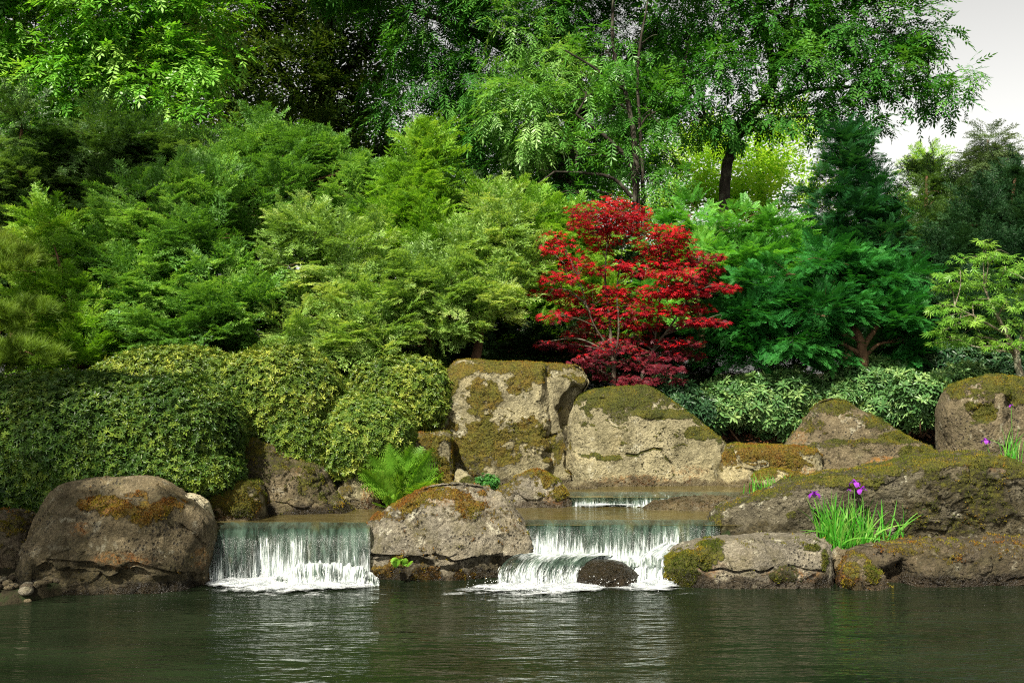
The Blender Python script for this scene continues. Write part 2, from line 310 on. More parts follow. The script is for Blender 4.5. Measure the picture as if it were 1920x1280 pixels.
def chaikin(P, it=2, keep=0.22):
    for _ in range(it):
        Q = np.roll(P, -1, 0); P = np.stack([P*(1-keep)+Q*keep, P*keep+Q*(1-keep)], 1).reshape(-1, 2)
    return P
def seg_dist(px, py, L):
    d = np.full(px.shape, 1e9)
    for (ax, ay), (bx, by) in zip(L[:-1], L[1:]):
        vx, vy = bx-ax, by-ay; t = np.clip(((px-ax)*vx+(py-ay)*vy)/max(vx*vx+vy*vy, 1e-6), 0, 1)
        d = np.minimum(d, np.hypot(px-ax-t*vx, py-ay-t*vy))
    return d
def inside(px, py, L):
    r = np.zeros(px.shape, bool); n = len(L)
    for i in range(n):
        (ax, ay), (bx, by) = L[i], L[(i+1) % n]
        c = ((ay > py) != (by > py)) & (px < (bx-ax)*(py-ay)/((by-ay) if by != ay else 1e-9)+ax); r ^= c
    return r
def boulder(label, cat, mat, outline, Y, df, db, seed, p=3.2, N=340, M=120, lean=0.15, amp=0.06, facets=5, cut=0.9, center=None,
            regions=(), cracks=(), moss_top=0.8, patches=(), mhue=0.3, stains=(), wetz=None, algaez=None, grime=(), chip=0.5, tufts=7000, name='boulder', group=None, sharp=0.22, tuft=0.016):
    rng = np.random.default_rng(seed)
    O = np.array(outline, float); c0 = np.array(center if center else O.mean(0), float)
    O = resample(np.concatenate([chaikin(O, 2, sharp), chaikin(O, 2, sharp)[:1]]), N+1)[:-1]
    X = (O[:, 0]-960)/FPX*Y; Z = EYE-(O[:, 1]-HOR)/FPX*Y
    cx, cz = (c0[0]-960)/FPX*Y, EYE-(c0[1]-HOR)/FPX*Y
    def half(n):
        a = np.linspace(0, math.pi/2, 400); s = np.cos(a)**(2/p); t = np.sin(a)**(2/p)
        q = resample(np.stack([s, t*0.8], 1), n); q[-1, 0] = 0.004; return q[:, 0], q[:, 1]/0.8
    sf, tf = half(M); sb, tb = half(max(12, M//5))
    s = np.concatenate([sf[::-1], sb[1:]]); yy = np.concatenate([-tf[::-1]*df, tb[1:]*db])
    V = np.stack([cx+(X-cx)[None]*s[:, None], Y+np.repeat(yy[:, None], N, 1), cz+(Z-cz)[None]*s[:, None]], 2).reshape(-1, 3)
    F = grid_faces(N, len(s), True)
    size = max(np.ptp(X), np.ptp(Z)); C = np.array([cx, Y, cz]); zb = Z.min()
    for f in range(facets):                                             # broken planes on the front
        th = rng.uniform(-1.1, 1.1); ph = rng.uniform(-0.35, 0.75); n = np.array([math.sin(th)*math.cos(ph), -math.cos(th)*math.cos(ph), math.sin(ph)])
        d = (V-C)@n; lim = d.max()*rng.uniform(cut-0.10, cut+0.06); ex = np.maximum(0, d-lim); fr = sstep(0.1, -0.25, (V[:, 1]-Y)/df)
        V = V-n*(ex*0.92*fr)[:, None]
    fr = sstep(0.3, -0.5, (V[:, 1]-Y)/df)
    V[:, 1] += lean*(V[:, 2]-zb)*fr-lean*(Z.max()-zb)*0.35*fr
    px, py = PX(V)
    for poly, push, soft in regions:
        d = seg_dist(px, py, list(poly)+[poly[0]]); ins = inside(px, py, poly); sd = np.where(ins, d, -d)
        V[:, 1] += push*sstep(-soft, soft, sd+7*vnoise(V*9, seed+3))*fr
    N0 = vert_normals(V, F)
    if N0[N*len(s)//3:, 1].mean() > N0[:N*20, 1].mean() and N0[:N*10, 1].mean() > 0: N0 = -N0
    if (N0*(V-C)).sum(1).mean() < 0: N0 = -N0; F = F[:, ::-1]
    q = V/size
    disp = amp*size*0.55*fbm(q*2.3+seed, 3, seed)+amp*size*0.20*(0.5-np.abs(fbm(q*6.5+seed, 3, seed+9)))+0.008*fbm(V*9, 4, seed+5, 0.6)
    rim = np.where(V[:, 1] > Y-0.15*df, 0.45, 1.0)
    V = V+N0*(disp*rim)[:, None]
    for sc, am in ((2.1, 0.16), (4.6, 0.13)):                           # fracture planes: every cell is a flat chip with a tilt of its own
        Q = (V+0.10*np.stack([vnoise(V*3.1+7*j, seed+60+j) for j in range(3)], 1))*sc*np.array([1, 1, 1.25]); bc, br = cells(Q, seed*7)
        t = ((Q-bc)*br).sum(1)/sc*am+br[:, 0]*0.010
        V = V+N0*(chip*np.clip(t, -0.05, 0.05)*rim)[:, None]
    for line, wd, dep in cracks:
        wd, dep = wd*0.62, dep*0.75
        d = seg_dist(px+5*vnoise(V*8, seed+1), py+5*vnoise(V*8+9, seed+2), line)
        V[:, 1] += dep*np.clip(1-(d/wd)**2, 0, 1)*fr
    N1 = vert_normals(V, F); px, py = PX(V)
    nb = fbm(V*5.0, 4, seed+20, 0.6); nf = fbm(V*16, 3, seed+30, 0.6)
    moss = moss_top*sstep(0.42, 0.85, N1[:, 2]+0.30*nb)
    for ex_, ey_, rx, ry, st in patches:
        r2 = ((px-ex_)/rx)**2+((py-ey_)/ry)**2; moss = np.maximum(moss, st*sstep(1.25, 0.35, r2+0.95*nb+0.35*nf))
    moss = np.clip(moss, 0, 1)
    stain = np.zeros(len(V))
    for ex_, ey_, rx, ry, st in stains:
        r2 = ((px-ex_)/rx)**2+((py-ey_)/ry)**2; stain = np.maximum(stain, st*sstep(1.3, 0.3, r2+0.6*nb))
    wet = np.zeros(len(V)); alg = np.zeros(len(V))
    for ex_, ey_, rx, ry, st in grime:
        r2 = ((px-ex_)/rx)**2+((py-ey_)/ry)**2; alg = np.maximum(alg, st*sstep(1.3, 0.3, r2+0.8*nb+0.3*nf))  # grime, and shadow painted under the long boulder, join the algae mask
    if wetz is not None: wet = sstep(wetz+0.11, wetz+0.05, V[:, 2]+0.05*nb)
    if algaez is not None: alg = np.maximum(alg, sstep(algaez+0.12, algaez-0.08, V[:, 2]+0.16*nb))
    m2 = sstep(0.30, 0.85, moss+0.45*nf+0.25*fbm(V*45, 2, seed+33)); V = V+N1*(m2*(0.012+0.010*nf+0.006*nb))[:, None]
    base = np.array([cx, Y, max(zb, -0.3)])
    o = mk(name, V, F, mat, smooth=True, attrs={'moss': moss, 'mhue': np.full(len(V), mhue), 'stain': stain, 'wet': wet, 'algae': alg}, loc=base)
    tag(o, label, cat, group)
    if tufts:                                                           # short moss stems standing on the mossy skin
        a, b, c_, d_ = (V[F[:, i]] for i in range(4)); fc = (a+b+c_+d_)/4; ar = np.linalg.norm(np.cross(c_-a, d_-b), axis=1)/2
        w = ar*np.clip(m2[F].mean(1)-0.35, 0, 1)*(N1[F[:, 0], 1] < 0.35)
        n = int(min(tufts, w.sum()*26000))
        if n > 60:
            i = rng.choice(len(fc), n, p=w/w.sum()); u, v = rng.random((2, n, 1))
            pos = a[i]*(1-u)*(1-v)+b[i]*u*(1-v)+c_[i]*u*v+d_[i]*(1-u)*v
            nn = nrm(N1[F[i, 0]]+rng.normal(0, 0.45, (n, 3))+np.array([0, 0, 0.25])); t = nrm(np.cross(nn, rng.normal(0, 1, (n, 3))))
            h = (tuft*rng.uniform(0.5, 1.4, n))[:, None]; wd = (0.0045*rng.uniform(0.6, 1.5, n))[:, None]
            T = np.stack([pos-t*wd-nn*0.004, pos+t*wd-nn*0.004, pos+nn*h], 1).reshape(-1, 3)
            hu = np.clip(mhue+0.55*fbm(pos*6, 3, seed+40)+rng.normal(0, 0.13, n), 0, 1)
            m = mk('moss', T, np.arange(3*n).reshape(-1, 3), M_MOSS, attrs={'rnd': np.repeat(hu, 3)}); m.parent = o; m.matrix_parent_inverse.identity()
            m.data.transform(__import__('mathutils').Matrix.Translation(-Vector(base)))
    return o

B = boulder
# --- front row, in the pool
B('big weathered brown boulder with dark pits at the left end of the pool', 'boulder', M_BROWN,
  [(30, 1150), (42, 1060), (52, 1010), (64, 965), (84, 922), (112, 903), (170, 897), (240, 896), (292, 902), (322, 922), (352, 945), (385, 978), (397, 1010), (391, 1060), (395, 1095), (392, 1160), (200, 1180)],
  9.05, 0.55, 0.6, 1, M=150, lean=0.30, amp=0.05, cut=0.92, mhue=0.78, moss_top=0.0, chip=0.4,
  patches=[(205, 950, 55, 22, 0.9), (290, 955, 60, 28, 0.85), (250, 925, 30, 10, 0.7), (385, 1085, 14, 14, 1.0)],
  stains=[(150, 990, 22, 14, 0.8), (240, 1050, 60, 18, 0.9), (378, 1050, 18, 25, 0.7)], wetz=0.0, algaez=0.20, grime=[(250, 945, 110, 40, 0.6), (120, 1030, 60, 30, 0.6), (230, 990, 50, 30, 0.5)],
  cracks=[([(90, 1052), (180, 1060), (260, 1062), (330, 1082), (385, 1080)], 9, 0.07), ([(340, 985), (365, 1010), (385, 1020)], 7, 0.05)], regions=[([(60, 1066), (250, 1070), (390, 1090), (390, 1170), (40, 1170)], 0.10, 10)])
B('pale knob of stone with dark lichen spots beside the left waterfall', 'stone', M_PALE,
  [(322, 985), (327, 936), (338, 927), (362, 929), (380, 943), (386, 962), (394, 985), (392, 1010), (332, 1010)], 9.32, 0.16, 0.3, 2, N=160, M=50, mhue=0.5, moss_top=0.1, tufts=0, facets=2, amp=0.04)
B('square block covered in olive and rust moss at the lip of the left waterfall', 'stone', M_TAN,
  [(332, 905), (345, 903), (478, 904), (488, 915), (496, 960), (500, 1010), (420, 1015), (335, 1010)], 10.2, 0.30, 0.4, 3, N=220, M=70, p=5, lean=0.05, amp=0.035, facets=2, cut=0.97, sharp=0.12,
  mhue=0.36, moss_top=1.0, chip=0.15, patches=[(410, 930, 80, 26, 1.0), (450, 935, 50, 38, 1.0)], stains=[(470, 950, 26, 26, 0.9), (400, 962, 60, 14, 0.9)], wetz=MID)
B('sloping boulder whose long shoulder runs down behind the mossy block', 'boulder', M_BROWN,
  [(395, 985), (405, 900), (430, 850), (465, 825), (500, 832), (540, 852), (575, 868), (608, 878), (622, 905), (632, 928), (665, 950), (690, 968), (680, 1000), (480, 1010)],
  10.75, 0.40, 0.5, 4, M=110, lean=0.2, amp=0.045, center=(520, 930), mhue=0.25, moss_top=0.55, patches=[(450, 845, 60, 20, 0.7), (580, 905, 30, 25, 0.6), (500, 890, 60, 25, 0.45)], stains=[(560, 880, 20, 12, 0.5)], grime=[(490, 880, 70, 50, 0.8), (580, 920, 50, 30, 0.6)], wetz=MID, algaez=0.5)
B('small stone with an orange flank beside the fern', 'stone', M_TAN,
  [(628, 960), (635, 915), (655, 895), (675, 890), (690, 905), (712, 940), (718, 975), (640, 985)], 11.0, 0.25, 0.25, 5, N=180, M=60, mhue=0.5, moss_top=0.5, stains=[(697, 935, 18, 30, 1.0)], patches=[(650, 915, 15, 15, 0.5)], wetz=MID, tufts=0)
B('upright squared stone with brown moss behind the fern', 'stone', M_TAN,
  [(735, 930), (745, 830), (765, 813), (838, 811), (845, 818), (848, 860), (852, 915), (850, 950), (740, 950)], 12.0, 0.25, 0.3, 6, N=200, M=60, p=6, lean=0.06, amp=0.03, facets=1, sharp=0.1, mhue=0.5, moss_top=0.6, patches=[(825, 870, 30, 45, 0.9), (815, 825, 40, 10, 0.8)], tufts=4000)
B('narrow leaning wedge of stone in the gap left of the tallest boulder', 'stone', M_TAN,
  [(846, 935), (852, 885), (862, 876), (880, 890), (898, 912), (905, 940)], 11.9, 0.12, 0.15, 7, N=120, M=40, facets=1, mhue=0.1, moss_top=0.4, patches=[(880, 905, 18, 10, 0.9)], tufts=0)
B('tallest flat faced boulder with brown moss, standing in front of the dark yew', 'boulder', M_TAN,
  [(905, 960), (858, 915), (838, 868), (820, 800), (818, 770), (828, 725), (850, 682), (870, 675), (960, 681), (1040, 683), (1085, 686), (1098, 700), (1106, 718), (1096, 735), (1085, 760), (1078, 800), (1084, 860), (1090, 940)],
  12.65, 0.42, 0.6, 8, chip=0.16, N=420, M=170, p=5, lean=0.12, amp=0.028, facets=2, cut=0.97, sharp=0.14, center=(955, 800), mhue=0.48, moss_top=1.0,
  patches=[(925, 820, 100, 45, 0.85), (900, 735, 40, 28, 0.85), (850, 712, 30, 25, 0.95), (975, 720, 28, 18, 0.75), (1010, 700, 20, 22, 0.8), (990, 820, 60, 40, 0.75), (870, 860, 60, 40, 0.6), (905, 770, 30, 25, 0.75), (940, 690, 100, 10, 0.9), (1045, 870, 14, 30, 0.7)],
  regions=[([(1022, 660), (1120, 660), (1120, 950), (1032, 950), (1026, 850), (1020, 760)], 0.16, 9), ([(1048, 760), (1074, 728), (1120, 720), (1120, 860), (1080, 860)], 0.20, 6)],
  grime=[(930, 830, 100, 50, 0.6), (870, 860, 50, 40, 0.7), (1050, 800, 20, 90, 0.5), (900, 740, 50, 40, 0.4)], cracks=[([(1022, 822), (1032, 816), (1046, 815)], 6, 0.10), ([(1072, 732), (1090, 722), (1106, 714)], 5, 0.06), ([(1060, 850), (1068, 890), (1078, 905)], 5, 0.08)], wetz=UP)
B('rounded pale boulder under the red maple with a mossy ledge and crown', 'boulder', M_TAN,
  [(1080, 945), (1076, 850), (1068, 800), (1070, 778), (1085, 742), (1120, 731), (1185, 725), (1215, 724), (1242, 740), (1290, 775), (1330, 808), (1368, 832), (1366, 860), (1350, 905), (1345, 945)],
  12.5, 0.40, 0.6, 9, chip=0.16, N=400, M=160, p=4.2, lean=0.15, amp=0.03, facets=2, cut=0.97, center=(1190, 840), mhue=0.16, moss_top=1.0,
  patches=[(1130, 748, 55, 20, 0.95), (1205, 745, 55, 22, 0.9), (1105, 775, 10, 20, 0.8), (1262, 776, 70, 9, 1.0), (1320, 812, 45, 12, 0.95), (1160, 770, 30, 22, 0.6)],
  regions=[([(1040, 700), (1400, 700), (1400, 850), (1362, 832), (1318, 797), (1262, 770), (1215, 771), (1178, 782), (1168, 830), (1166, 858), (1040, 858)], 0.07, 6)],
  cracks=[([(1172, 848), (1196, 849), (1216, 843), (1240, 845), (1258, 864), (1262, 890)], 4, 0.05)], stains=[(1200, 900, 120, 10, 0.6), (1290, 885, 40, 14, 0.5)], wetz=UP)
B('low flat topped block with thick orange moss right of the pale boulder', 'stone', M_TAN,
  [(1335, 940), (1338, 900), (1345, 862), (1360, 838), (1420, 836), (1500, 838), (1525, 842), (1534, 858), (1540, 900), (1536, 940)], 12.3, 0.35, 0.4, 10, N=260, M=80, p=4.5, lean=0.12, amp=0.035, facets=2, cut=0.97, mhue=0.62, moss_top=1.0,
  patches=[(1440, 855, 90, 16, 1.0), (1470, 868, 60, 22, 0.8), (1365, 860, 25, 20, 0.6)], stains=[(1500, 885, 40, 20, 0.7)], wetz=UP, tufts=9000)
B('triangular brown boulder with a mossy peak in front of the rhododendrons', 'boulder', M_BROWN,
  [(1455, 930), (1472, 838), (1500, 806), (1530, 765), (1545, 751), (1570, 747), (1592, 752), (1618, 770), (1660, 792), (1705, 822), (1755, 850), (1775, 900), (1760, 960)],
  12.6, 0.40, 0.5, 11, chip=0.16, N=340, M=120, p=3.4, lean=0.22, amp=0.03, facets=2, cut=0.96, center=(1610, 860), mhue=0.22, moss_top=0.6,
  patches=[(1562, 765, 34, 17, 1.0), (1640, 792, 30, 12, 0.9), (1690, 820, 45, 12, 0.9), (1610, 828, 70, 7, 0.8), (1720, 845, 40, 10, 0.8)], stains=[(1655, 868, 28, 14, 1.0), (1500, 820, 16, 20, 0.5)],
  regions=[([(1400, 700), (1800, 700), (1800, 832), (1690, 834), (1640, 826), (1580, 830), (1540, 838), (1400, 840)], 0.08, 6)])
B('upright rounded boulder with a mossy hollow at the right edge', 'boulder', M_BROWN,
  [(1772, 900), (1768, 800), (1768, 765), (1780, 738), (1800, 722), (1840, 710), (1890, 706), (1960, 712), (2010, 760), (2020, 900)],
  12.2, 0.45, 0.5, 12, chip=0.16, N=300, M=120, p=3.6, lean=0.12, amp=0.04, facets=3, cut=0.95, mhue=0.2, moss_top=0.9,
  patches=[(1840, 770, 28, 20, 1.0), (1880, 722, 50, 16, 0.9), (1795, 735, 18, 12, 0.8), (1905, 740, 30, 20, 0.7), (1855, 745, 12, 25, 0.6)], regions=[([(1812, 775), (1835, 752), (1865, 755), (1862, 785), (1830, 795)], 0.07, 10), ([(1886, 690), (2030, 690), (2030, 900), (1890, 900)], 0.12, 12)])
B('small orange stained rock behind the grass tuft at the stream edge', 'stone', M_TAN,
  [(1400, 945), (1406, 905), (1425, 886), (1460, 880), (1500, 888), (1525, 905), (1530, 945)], 11.5, 0.2, 0.25, 13, N=160, M=50, mhue=0.55, moss_top=0.9, patches=[(1430, 890, 30, 8, 0.9)], stains=[(1415, 915, 20, 20, 1.0)], tufts=2500, wetz=UP)
B('speckled hump of a rock with orange moss between stream and waterfall', 'boulder', M_GREY,
  [(925, 975), (935, 925), (960, 902), (985, 887), (1010, 882), (1030, 892), (1052, 905), (1066, 930), (1078, 960), (1060, 985)], 11.1, 0.25, 0.35, 14, N=220, M=80, amp=0.06, mhue=0.55, moss_top=0.55,
  patches=[(1030, 900, 14, 18, 0.9), (1045, 925, 18, 16, 0.9), (1000, 888, 20, 8, 0.9), (955, 920, 20, 14, 0.5)], stains=[(1040, 935, 24, 18, 0.9)], wetz=MID, tufts=3000)
B('broad cracked boulder with a rusty moss cap between the two waterfalls', 'boulder', M_GREY,
  [(655, 1150), (660, 1080), (662, 1040), (668, 1005), (700, 972), (745, 945), (790, 918), (830, 909), (880, 909), (915, 918), (950, 942), (972, 968), (985, 990), (1000, 1010), (1002, 1040), (985, 1075), (950, 1100), (930, 1150)],
  9.55, 0.48, 0.6, 15, N=420, M=170, p=3.0, lean=0.42, amp=0.035, facets=3, cut=0.94, center=(820, 1030), mhue=0.68, moss_top=0.35,
  patches=[(835, 925, 70, 16, 0.95), (780, 945, 45, 18, 0.85), (870, 950, 50, 14, 0.75), (720, 968, 40, 10, 0.6), (900, 965, 60, 12, 0.5), (745, 1052, 26, 12, 0.9), (700, 1065, 40, 18, 0.7), (820, 1075, 60, 16, 0.6)],
  regions=[([(640, 1043), (760, 1046), (850, 1058), (920, 1048), (1010, 1052), (1010, 1160), (640, 1160)], 0.09, 7)],
  cracks=[([(662, 1036), (720, 1040), (800, 1044), (850, 1052), (905, 1044), (960, 1046), (1000, 1040)], 6, 0.11)], stains=[(830, 935, 80, 20, 0.5)], wetz=0.02, algaez=0.17)
B('long low boulder with moss and pale lichen behind the purple irises', 'boulder', M_OLIVE,
  [(1330, 1060), (1326, 1005), (1332, 975), (1350, 952), (1385, 938), (1430, 930), (1470, 908), (1530, 892), (1620, 880), (1690, 868), (1730, 856), (1790, 851), (1850, 851), (1885, 866), (1920, 880), (1990, 890), (2060, 930), (2060, 1060)],
  9.85, 0.34, 0.5, 16, N=460, M=150, p=5.0, lean=-0.14, amp=0.030, facets=3, cut=0.97, center=(1690, 960), mhue=0.26, moss_top=0.55, chip=0.30,
  patches=[(1790, 905, 110, 40, 0.58), (1560, 903, 70, 13, 1.0), (1750, 868, 90, 17, 1.0), (1650, 886, 50, 12, 1.0), (1860, 866, 60, 14, 1.0), (1450, 925, 40, 10, 0.8), (1650, 905, 26, 14, 0.8), (1840, 950, 80, 45, 0.5), (1760, 960, 60, 40, 0.45), (1345, 985, 16, 22, 0.6), (1900, 885, 40, 16, 0.7), (1480, 965, 10, 9, 0.8)], stains=[(1870, 870, 40, 18, 0.5)], grime=[(1800, 930, 130, 70, 0.95), (1650, 960, 90, 40, 0.7), (1900, 940, 60, 60, 0.9), (1350, 990, 20, 20, 0.8), (1560, 975, 80, 30, 0.7), (1760, 985, 200, 22, 1.0), (1480, 990, 90, 14, 0.8)], algaez=0.40, wetz=None, tufts=9000)  # dark strips along the foot also paint the shadow gap below
B('squat grey slab with a green mossy end beside the right waterfall', 'boulder', M_GREY,
  [(1232, 1160), (1236, 1080), (1246, 1050), (1268, 1030), (1310, 1018), (1380, 1009), (1460, 1007), (1535, 1007), (1548, 1018), (1552, 1060), (1552, 1160)],
  9.25, 0.42, 0.5, 17, N=340, M=130, p=4.6, lean=0.10, amp=0.032, facets=3, cut=0.96, center=(1400, 1080), mhue=0.12, moss_top=0.15,
  patches=[(1270, 1062, 36, 40, 1.0), (1330, 1040, 30, 26, 0.85), (1520, 1025, 30, 10, 0.95), (1480, 1080, 40, 18, 0.6), (1545, 1045, 8, 26, 0.8)], stains=[(1490, 1080, 60, 16, 0.8), (1330, 1060, 30, 30, 0.5)],
  cracks=[([(1300, 1062), (1370, 1070), (1420, 1072), (1445, 1064)], 5, 0.08), ([(1480, 1062), (1545, 1072)], 4, 0.04)], wetz=0.02, algaez=0.05)
B('dark hollowed ledge of rock running out of the right edge of the pool', 'boulder', M_DARK,
  [(1560, 1160), (1560, 1060), (1575, 1038), (1610, 1030), (1660, 1018), (1720, 1016), (1800, 1012), (1920, 1010), (2080, 1020), (2080, 1160)],
  9.3, 0.42, 0.6, 18, N=420, M=130, p=4.6, lean=0.02, amp=0.035, facets=4, cut=0.93, center=(1800, 1090), mhue=0.6, moss_top=0.4,
  patches=[(1700, 1030, 50, 10, 0.6), (1800, 1045, 60, 16, 0.5), (1600, 1050, 26, 16, 0.6), (1580, 1075, 16, 20, 0.6)], stains=[(1590, 1060, 30, 20, 0.8)], grime=[(1750, 1060, 120, 30, 0.7), (1880, 1050, 60, 40, 0.6)], regions=[([(1655, 1062), (1690, 1050), (1715, 1075), (1715, 1140), (1640, 1140)], 0.22, 12)], wetz=0.02)
B('small mossy rock with orange lichen standing in the water below the irises', 'stone', M_BROWN,
  [(1568, 1150), (1572, 1100), (1585, 1065), (1605, 1045), (1622, 1046), (1645, 1062), (1662, 1090), (1672, 1150)], 8.95, 0.22, 0.25, 19, N=200, M=80, lean=0.3, amp=0.06, mhue=0.45, moss_top=0.4, patches=[(1635, 1072, 20, 20, 1.0), (1600, 1070, 18, 16, 0.7), (1590, 1095, 16, 12, 0.6)], stains=[(1590, 1080, 25, 25, 0.9)], wetz=0.02, tufts=3500)
B('shadowy brown rock at the far left edge above the shingle', 'boulder', M_DARK,
  [(-60, 1110), (-60, 970), (-20, 958), (40, 958), (62, 975), (70, 1030), (66, 1110)], 9.45, 0.35, 0.4, 20, N=200, M=70, mhue=0.5, moss_top=0.5, patches=[(20, 985, 40, 20, 0.6)], tufts=2500)
B('wet dark rock parting the foam of the right waterfall', 'stone', M_DARK,
  [(1070, 1140), (1072, 1085), (1090, 1062), (1120, 1048), (1160, 1050), (1190, 1068), (1208, 1095), (1212, 1140)], 9.15, 0.30, 0.3, 21, N=200, M=80, lean=0.4, p=2.6, mhue=0.4, moss_top=0.0, tufts=0, wetz=0.3, algaez=0.3)
B('flat pale slab lying in the gap under the two tall boulders', 'stone', M_TAN,
  [(1050, 930), (1060, 908), (1085, 904), (1110, 906), (1125, 915), (1130, 930)], 11.9, 0.12, 0.15, 22, N=120, M=40, facets=1, moss_top=0.2, tufts=0, wetz=UP)
B('wide flat stone awash in the upper stream', 'stone', M_TAN,
  [(1190, 985), (1200, 952), (1230, 938), (1300, 930), (1390, 934), (1410, 950), (1420, 985)], 10.85, 0.30, 0.25, 23, N=200, M=60, facets=1, moss_top=0.3, lean=0.9, p=2.4, mhue=0.3, amp=0.03, tufts=0, wetz=MID+0.1, stains=[(1300, 945, 80, 10, 0.3)])
B('chip of brown stone wedged at the foot of the iris clump', 'stone', M_BROWN,
  [(1556, 1070), (1560, 1030), (1575, 1024), (1590, 1030), (1592, 1070)], 9.2, 0.06, 0.1, 24, N=90, M=26, facets=1, moss_top=0.2, tufts=0)
# rock steps the water runs over
B('algae covered rock step under the left waterfall', 'rock ledge', M_DARK,
  [(372, 1180), (376, 1010), (390, 1003), (540, 1001), (690, 1000), (700, 1180)], 9.75, 0.40, 0.3, 25, N=300, M=90, p=6, lean=0.1, amp=0.012, facets=2, cut=0.98, sharp=0.08, name='rock_ledge', moss_top=0.0, tufts=0, algaez=0.5)
B('algae covered rock step under the right waterfall', 'rock ledge', M_DARK,
  [(965, 1180), (968, 1000), (985, 993), (1150, 991), (1345, 990), (1350, 1180)], 10.0, 0.40, 0.3, 26, N=300, M=90, p=6, lean=0.1, amp=0.012, facets=2, cut=0.98, sharp=0.08, name='rock_ledge', moss_top=0.0, tufts=0, algaez=0.5)

# shingle on the bank in the left corner
rng = np.random.default_rng(77)
def pebble_mesh(n=14):
    th = np.linspace(0, 2*math.pi, n, endpoint=False); ph = np.linspace(-1.45, 1.45, 9); T, Pp = np.meshgrid(th, ph)
    V = np.stack([np.cos(T)*np.cos(Pp), np.sin(T)*np.cos(Pp), np.sin(Pp)], 2).reshape(-1, 3)
    V = V*(1+0.16*vnoise(V*1.4+rng.random(3)*50, 2))[:, None]; return V, grid_faces(n, 9, True)
PEB = []
for q in range(5):
    V, F = pebble_mesh(); PEB.append((V, F))
npeb = 0
for q in range(90):
    x = rng.uniform(-4.7, -3.75); y = rng.uniform(7.9, 8.9); z = float(ground_z(np.array([x]), np.array([y]))[0])
    if z < -0.03: continue
    V, F = PEB[q % 5]; s = rng.uniform(0.018, 0.055); a = rng.uniform(0, 6.28); S = V*np.array([s*1.3, s, s*0.7]); ca, sa = math.cos(a), math.sin(a)
    S = np.stack([S[:, 0]*ca-S[:, 1]*sa, S[:, 0]*sa+S[:, 1]*ca, S[:, 2]], 1)
    o = mk('pebble', S, F, [M_BROWN, M_GREY, M_DARK][q % 3], smooth=True); o.location = (x, y, max(z, 0)+s*0.35)
    tag(o, 'rounded brown pebble on the shingle bank in the left corner', 'pebble', 'pebbles on the shingle bank'); npeb += 1

# ------------------------------------------------------------------ waterfalls
k = NT('falling_water'); uv = k.n('ShaderNodeTexCoord').outputs['UV']; v = k.attr('foam'); fl = k.attr('fall')
s3 = k.noise(k.mapv(uv, (5, 0.9, 1)), 1.0, 3, 0.6, 0.6); s1 = k.noise(k.mapv(uv, (17, 1.6, 1)), 1.0, 4, 0.65, 0.9); s2 = k.noise(k.mapv(uv, (75, 5.5, 1)), 1.0, 4, 0.7, 0.6); s4 = k.noise(k.mapv(uv, (150, 45, 1)), 1.0, 3, 0.7)
st = k.math('ADD', k.math('ADD', k.math('MULTIPLY', s1, 0.40), k.math('MULTIPLY', s2, 0.46)), k.math('MULTIPLY', s3, 0.14))
th = k.math('ADD', st, k.math('MULTIPLY', k.math('SUBTRACT', v, 0.5), 0.42))
fm = k.rng(th, 0.475, 0.66)
nn = k.bump(k.math('ADD', st, k.math('MULTIPLY', s4, 0.12)), 1.0, 0.05)
foam = k.bsdf(k.ramp(s2, [(0.36, (0.18, 0.23, 0.22)), (0.62, (0.70, 0.74, 0.73))]), 0.6, nn, spec=0.2)
df = k.n('ShaderNodeBsdfDiffuse'); k.set(df.inputs['Color'], k.ramp(s3, [(0.34, (0.014, 0.018, 0.010)), (0.46, (0.035, 0.065, 0.048)), (0.58, (0.085, 0.135, 0.10)), (0.70, (0.085, 0.09, 0.035))]))
tr = k.n('ShaderNodeBsdfTransparent'); tr.inputs['Color'].default_value = (0.80, 0.90, 0.80, 1)
gl = k.n('ShaderNodeBsdfGlossy'); gl.inputs['Roughness'].default_value = 0.22; k.l(nn, gl.inputs['Normal'])
fr = k.n('ShaderNodeFresnel'); fr.inputs['IOR'].default_value = 1.33; k.l(nn, fr.inputs['Normal'])
body = k.mixs(k.rng(s1, 0.35, 0.62, 0.80, 0.35), df.outputs[0], tr.outputs[0])
body = k.mixs(k.math('MAXIMUM', fr.outputs[0], 0.06), body, gl.outputs[0])
M_FALL = k.done(k.mixs(fm, body, foam))
k = NT('foam'); P = k.pos(); d = k.attr('foam')
n1 = k.noise(k.mapv(P, (5, 14, 5)), 1.0, 5, 0.65, 0.6); n2 = k.noise(P, 60, 3, 0.7)
a = k.rng(k.math('ADD', k.math('ADD', d, k.math('MULTIPLY', k.math('SUBTRACT', n1, 0.5), 1.3)), k.math('MULTIPLY', k.math('SUBTRACT', n2, 0.5), 0.35)), 0.38, 0.80)
tr = k.n('ShaderNodeBsdfTransparent')
M_FOAM = k.done(k.mixs(a, tr.outputs[0], k.bsdf(k.ramp(n1, [(0.36, (0.26, 0.30, 0.31)), (0.60, (0.68, 0.71, 0.72))]), 0.6, k.bump(k.math('ADD', n1, n2), 1.0, 0.04), spec=0.3)))
k = NT('droplets'); M_DROP = k.done(k.bsdf((0.60, 0.63, 0.63), 0.5, spec=0.2))

